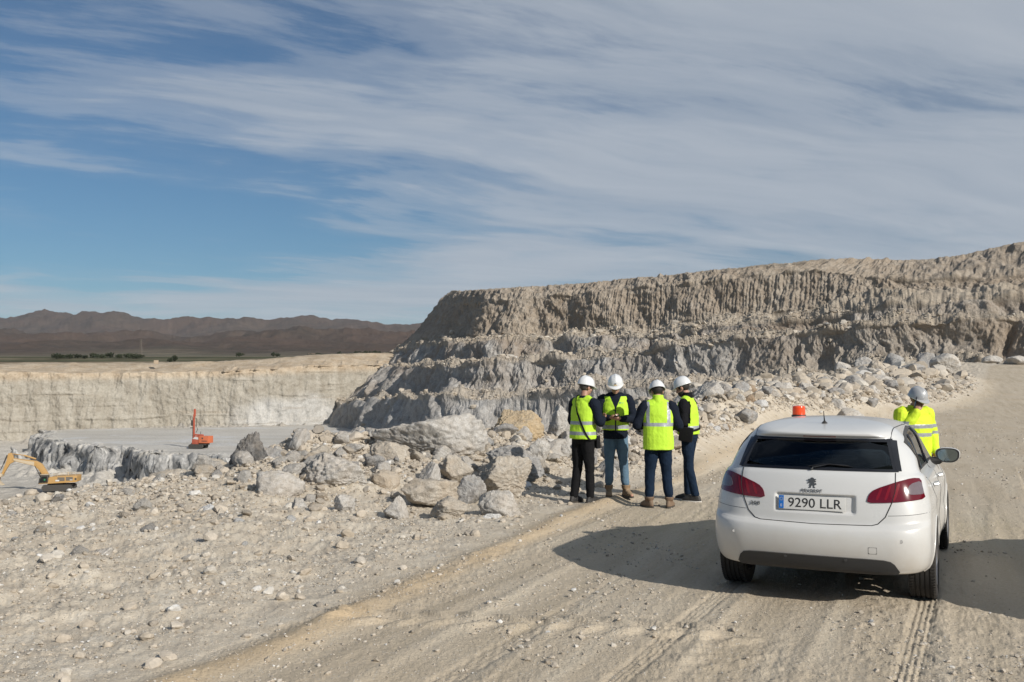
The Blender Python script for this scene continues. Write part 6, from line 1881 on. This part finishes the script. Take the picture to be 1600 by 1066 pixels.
def build_excavator():
    base = P(91, 765, 152)
    z0 = float(pit_h(np.array([[base[0]]]), np.array([[base[1]]]))[0][0, 0])
    e = empty('excavator', (base[0], base[1], z0), R(9)); e.scale = (.88, .88, .88); e.location.z += .25
    tag(e, 'large dusty yellow excavator digging at the foot of the grey bench in the pit', 'excavator')
    for y in (-1.4, 1.4):
        m = MB(); track(m, .2, y, 4.9, .62, 1.05); m.build('track', MM['dark'], e)
    m = MB(); m.box((.2, 0, .75), (2.6, 2.2, .5)); m.lathe([(0, 1.2), (.9, 1.2), (.9, .95), (0, .95)], 24, c=(.2, 0, 0)); m.build('undercarriage', MM['dark'], e)
    m = MB(); m.prism([(-2.9, 1.2), (3.15, 1.45), (3.3, 1.75), (3.25, 2.6), (-.7, 2.45), (-1.2, 2.3), (-1.25, 1.62), (-2.3, 1.6)], 'y', -1.5, 1.5, bev=.05); hs = m.build('house', MM['yellow'], e)
    m = MB(); m.box((.85, -1.52, 2.02), (1.15, .05, .62)); m.box((2.2, -1.52, 2.07), (1.1, .05, .62)); m.build('side_grille', MM['grill'], hs)
    m = MB(); m.box((.25, -1.53, 1.78), (.62, .04, .25)); m.box((2.5, -1.56, 1.86), (.45, .04, .12)); m.build('side_label', MM['white'], hs)
    m = MB(); m.prism([(2.75, 1.4), (3.4, 1.5), (3.45, 2.55), (2.75, 2.66)], 'y', -1.48, 1.48, bev=.12); m.build('counterweight', MM['yellow'], e)
    m = MB(); m.box((3.2, -1.50, 2.0), (.30, .06, .36)); m.build('tail_panel', MM['dark'], e)
    m = MB()
    for y in (-1.35, 1.35):
        m.tube([(-1.2, y, 2.75), (3.2, y, 2.92)], .035, 6)
        for x in (-1.1, .2, 1.6, 3.1): m.tube([(x, y, 2.4), (x, y, 2.86)], .03, 6)
    m.tube([(1.5, .3, 2.5), (1.5, .3, 3.1)], .09, 10); m.build('handrail', MM['pale'], e)
    m = MB(); m.prism([(-2.85, 1.25), (-1.25, 1.30), (-1.25, 2.75), (-2.35, 2.72), (-2.75, 2.1)], 'y', -1.5, -.45, bev=.05); cb = m.build('cab', MM['dark'], e)
    m = MB(); m.prism([(-2.62, 1.55), (-1.45, 1.58), (-1.45, 2.52), (-2.25, 2.50), (-2.55, 2.05)], 'y', -1.525, -1.50); m.build('cab_window', MM['glass'], cb)
    m = MB(); m.box((-1.8, -1.535, 1.95), (.25, .02, .30)); m.build('seat', MM['green'], cb)
    m = MB(); m.box((-1.9, -1.0, 2.82), (1.3, 1.15, .08), bev=.02); m.build('cab_roof', MM['pale'], cb)
    # gooseneck boom
    bp = [(-1.4, 1.9), (-2.0, 2.0), (-3.0, 3.5), (-4.1, 4.55), (-6.3, 4.9), (-8.0, 5.15), (-8.1, 4.75), (-6.4, 4.15), (-4.5, 3.75), (-3.8, 3.2), (-3.0, 2.0)]
    bp = [(-1.25, 2.0), (-1.55, 2.75), (-2.65, 4.55), (-3.6, 5.10), (-5.6, 5.35), (-7.35, 5.60), (-7.45, 5.20), (-5.5, 4.65), (-3.9, 4.25), (-3.2, 3.6), (-2.2, 2.1)]
    m = MB(); m.prism(bp, 'y', -.28, .28, bev=.05); bo = m.build('boom', MM['yellow'], e)
    m = MB(); m.prism([(-3.9, 4.32), (-5.5, 4.72), (-7.3, 5.25), (-7.2, 5.5), (-5.6, 5.2), (-3.9, 4.95)], 'y', -.295, .295); m.build('boom_side_panel', MM['pale'], bo)
    m = MB()
    for y in (-.5, .5): m.tube([(-2.3, y, 1.6), (-3.1, y, 3.1)], .14, 10); m.tube([(-3.1, y, 3.1), (-3.7, y, 4.2)], .08, 8)
    m.build('boom_cylinder', MM['dark'], e)
    m = MB(); m.tube([(-3.7, 0, 5.4), (-5.6, 0, 6.05)], .15, 10); m.tube([(-5.6, 0, 6.05), (-7.5, 0, 6.35)], .07, 8); m.build('stick_cylinder', MM['yellow'], e)
    m = MB(); m.prism([(-7.2, 5.0), (-7.35, 6.0), (-7.7, 6.55), (-8.15, 6.4), (-8.4, 5.2), (-9.2, 2.9), (-8.9, 2.8), (-7.9, 4.6)], 'y', -.22, .22, bev=.04); st = m.build('stick', MM['yellow'], e)
    m = MB(); m.tube([(-8.35, 0, 6.1), (-8.9, 0, 4.7)], .12, 8); m.tube([(-8.9, 0, 4.7), (-9.4, 0, 3.6)], .07, 8); m.build('bucket_cylinder', MM['dark'], e)
    m = MB(); m.prism([(-8.9, 2.9), (-9.35, 3.1), (-10.3, 2.6), (-10.5, 1.7), (-9.9, 1.1), (-9.1, 1.2), (-9.6, 1.7), (-9.55, 2.3), (-9.0, 2.5)], 'y', -.8, .8, bev=.04)
    for y in (-.65, -.33, 0, .33, .65): m.box((-9.0, y, 1.1), (.30, .10, .08), rot=(0, R(20), 0))
    m.build('bucket', MM['pale'], e)
build_excavator()
def build_drill():
    base = P(313, 703, 163)
    z0 = float(pit_h(np.array([[base[0]]]), np.array([[base[1]]]))[0][0, 0])
    e = empty('drilling_rig', (base[0], base[1], z0), R(-10))
    tag(e, 'orange crawler drilling rig with an upright mast on the pale bench', 'drilling rig')
    for y in (-.85, .85):
        m = MB(); track(m, -.35, y, 2.5, .34, .75); m.build('track', MM['dark'], e)
    m = MB(); m.box((.0, 0, .75), (2.6, 1.3, .30), bev=.03); m.build('chassis', MM['dark'], e)
    m = MB(); m.box((.95, 0, 1.5), (1.75, 1.7, 1.15), bev=.10); ec = m.build('engine_cover', MM['orange'], e)
    m = MB(); m.box((.78, -.865, 1.72), (.26, .02, .24)); m.box((1.1, -.865, 1.28), (.9, .02, .10)); m.build('vent', MM['dark'], ec)
    m = MB(); m.prism([(-1.15, .75), (.05, .75), (.05, 1.9), (-.55, 2.05), (-1.1, 1.6)], 'y', -.75, .75, bev=.06); m.build('front_housing', MM['redor'], e)
    m = MB(); m.prism([(-1.0, 1.62), (-.55, 1.95), (.0, 1.85), (.0, 1.5)], 'y', -.77, .77); m.build('side_panel', MM['white'], e)
    m = MB(); m.box((-.3, 0, 2.2), (1.6, .34, .26), rot=(0, R(2), 0), bev=.04); m.tube([(.4, 0, 1.9), (-.9, 0, 2.35)], .09, 8); m.build('boom_arm', MM['redor'], e)
    m = MB(); m.box((-1.15, .0, 3.1), (.20, .30, 4.9), bev=.02); m.tube([(-1.02, .10, 5.2), (-.98, .10, 6.35)], .10, 8)
    m.box((-1.05, 0, 5.85), (.26, .26, 1.2), bev=.03); ms = m.build('mast', MM['redor'], e)
    m = MB(); m.tube([(-1.36, 0, .6), (-1.36, 0, 5.0)], .05, 8)
    for z in np.arange(.9, 4.9, .42): m.box((-1.28, 0, z), (.10, .34, .05))
    m.build('drill_rod', MM['dark'], e)
    m = MB(); m.box((-1.42, 0, 4.15), (.34, .42, .9), bev=.05); m.box((-1.45, 0, 3.35), (.65, .30, .12)); m.build('drill_head', MM['dark'], e)
    m = MB(); m.tube([(-1.5, .0, 4.5), (-1.85, .05, 4.7), (-1.8, .05, 5.2), (-1.4, .0, 5.1)], .04, 8); m.tube([(-1.0, 0, 5.0), (-.72, .0, 4.9), (-.70, 0, 3.6), (-.50, 0, 3.1), (-.8, 0, 2.6)], .05, 8); m.build('hose', MM['dark'], e)
    m = MB(); m.lathe([(.0, .95), (.18, .9), (.24, .35), (.0, .32)], 14, c=(-1.4, 0, 0)); m.build('dust_hood', MM['dark'], e)
    m = MB(); m.tube([(-.1, .2, 2.3), (-.05, .2, 2.75)], .04, 6); m.build('exhaust', MM['dark'], e)
build_drill()

# ================================================================== FAR TREES, PYLON, SHEDS
TM = pbr('dark_leaves', (0.030, 0.040, 0.018), 0.95, var=.5, vscale=1.5)
BK = pbr('bark', (0.06, 0.045, 0.03), 0.95)
def tree_parts(seed, spread):
    rs = np.random.RandomState(seed); V = []; F = []
    n = 420
    for i in range(n):
        d = rs.normal(size=3); d /= np.linalg.norm(d); r = rs.rand() ** .4
        lob = 1 + .35 * math.sin(d[0] * 4 + seed) * math.cos(d[1] * 3 + seed)
        c = np.array([d[0] * spread * r * lob, d[1] * spread * r * lob, .60 + d[2] * .36 * r * lob])
        a = rs.normal(size=3); a /= np.linalg.norm(a); b_ = np.cross(a, rs.normal(size=3)); b_ /= np.linalg.norm(b_)
        s_ = rs.uniform(.04, .085); k = len(V)
        V += [c + a * s_, c + b_ * s_, c - a * s_ * .8, c - b_ * s_]; F.append((k, k + 1, k + 2, k + 3))
    cm = raw_mesh('crown', np.array(V), F, TM, smooth=False)
    m = MB(); m.tube([(0, 0, -.1), (.01, 0, .2), (0, .01, .55)], [.035, .028, .012], 8)
    for a in (0, 2.1, 4.2): m.tube([(0, 0, .28), (.12 * math.cos(a), .12 * math.sin(a), .5)], [.016, .008], 6)
    tr = m.build('trunk', BK, None); tm = tr.data; bpy.data.objects.remove(tr)
    return cm, tm
def hill_z(px, d): return 1.6 + 0.018 * d - 9 * float(sstep(420, 290, d))
def build_far():
    kinds = [tree_parts(1, .42), tree_parts(2, .30), tree_parts(3, .55)]
    rs = np.random.RandomState(4)
    spots = [(88, 395, 2.6, 2), (97, 400, 2.3, 2), (109, 398, 2.7, 2), (121, 402, 2.4, 2), (133, 399, 2.2, 2), (146, 405, 2.6, 2), (158, 400, 2.2, 2), (172, 404, 2.5, 2), (186, 400, 2.3, 2), (201, 402, 2.7, 2), (214, 398, 2.5, 2),
             (266, 380, 2.4, 0), (273, 384, 2.9, 0), (374, 600, 3.2, 2), (427, 640, 3.6, 0), (434, 640, 3.0, 2), (486, 690, 3.2, 2), (497, 700, 3.0, 2),
             (530, 900, 5.5, 0), (548, 780, 4.4, 2), (556, 785, 6.0, 1), (563, 790, 5.6, 0), (571, 780, 6.3, 1), (578, 790, 5.0, 2), (586, 800, 6.2, 1), (592, 790, 5.2, 0), (604, 820, 4.6, 2)]
    labs = {2: ('bush', 'low dark bush on the plain just above the far rim of the pit', 'bushes beyond the far rim'), 0: ('tree', 'round dark tree on the plain beyond the far rim of the pit', 'trees beyond the far rim'), 1: ('tree', 'narrow dark tree in the clump where the plain meets the high cliff', 'narrow trees near the high cliff')}
    for px, d, h, k in spots:
        x, y, _ = P(px, 560, d); o = empty('tree' if k != 2 else 'bush', (x, y, hill_z(px, d) - .15 * h), rs.uniform(0, 6))
        c = obj('crown', kinds[k][0], o); t_ = obj('trunk', kinds[k][1], o); o.scale = (h * rs.uniform(1.2, 1.9) if k == 2 else h, h, h * rs.uniform(.8, 1.1))
        nm, lab, gr = labs[k]; tag(o, lab, nm, gr)
    # lattice pylon
    x, y, _ = P(220, 560, 620); z = hill_z(220, 620)
    e = empty('power_pylon', (x, y, z)); tag(e, 'thin grey lattice pylon standing on the plain beyond the pit', 'pylon')
    m = MB()
    for sx in (-1, 1):
        for sy in (-1, 1): m.tube([(sx * .8, sy * .8, 0), (sx * .18, sy * .18, 11)], .07, 4)
    for i in range(9):
        w0 = .8 - .62 * i / 9; w1 = .8 - .62 * (i + 1) / 9
        for a, b_ in (((-1, -1), (1, -1)), ((1, -1), (1, 1)), ((1, 1), (-1, 1)), ((-1, 1), (-1, -1))):
            m.tube([(a[0] * w0, a[1] * w0, 11 * i / 9), (b_[0] * w1, b_[1] * w1, 11 * (i + 1) / 9)], .045, 4)
    m.build('lattice_mast', MM['grill'], e)
    m = MB(); m.box((0, 0, 10.3), (3.6, .12, .14)); m.box((0, 0, 8.8), (2.8, .12, .14)); m.build('cross_arm', MM['grill'], e)
    wh = pbr('whitewash', (0.5, 0.48, 0.44), .9); rf = pbr('shed_roof', (0.25, 0.17, 0.12), .9)
    for px, d, w_, h_, lab in ((603, 1000, 6, 3, 'small white shed near the trees at the foot of the high cliff'), (488, 2100, 16, 5, 'small pale farm building on the far plain below the hills')):
        x, y, _ = P(px, 560, d); e = empty('farm_shed', (x, y, hill_z(px, d) if d < 2200 else 0)); tag(e, lab, 'shed')
        m = MB(); m.box((0, 0, h_ / 2), (w_, w_ * .6, h_)); m.build('wall', wh, e)
        m = MB(); m.prism([(-w_ * .34, h_), (w_ * .34, h_), (0, h_ * 1.35)], 'x', -w_ * .52, w_ * .52); o = m.build('roof', rf if px != 30 else wh, e)
        m = MB(); m.box((-w_ * .2, -w_ * .305, h_ * .4), (w_ * .12, .05, h_ * .8)); m.box((w_ * .2, -w_ * .305, h_ * .55), (w_ * .12, .05, h_ * .3)); m.build('door', MM['dark'], e)
    x, y, z = P(244, 567.5, 232); m = MB(); m.box((0, 0, .2), (.9, .7, .9), bev=.05); o = m.build('concrete_block', pbr('concrete', (0.45, 0.36, 0.26), .9)); o.location = (x, y, z)
    tag(o, 'small beige block standing alone on the far rim of the pit', 'block')
build_far()
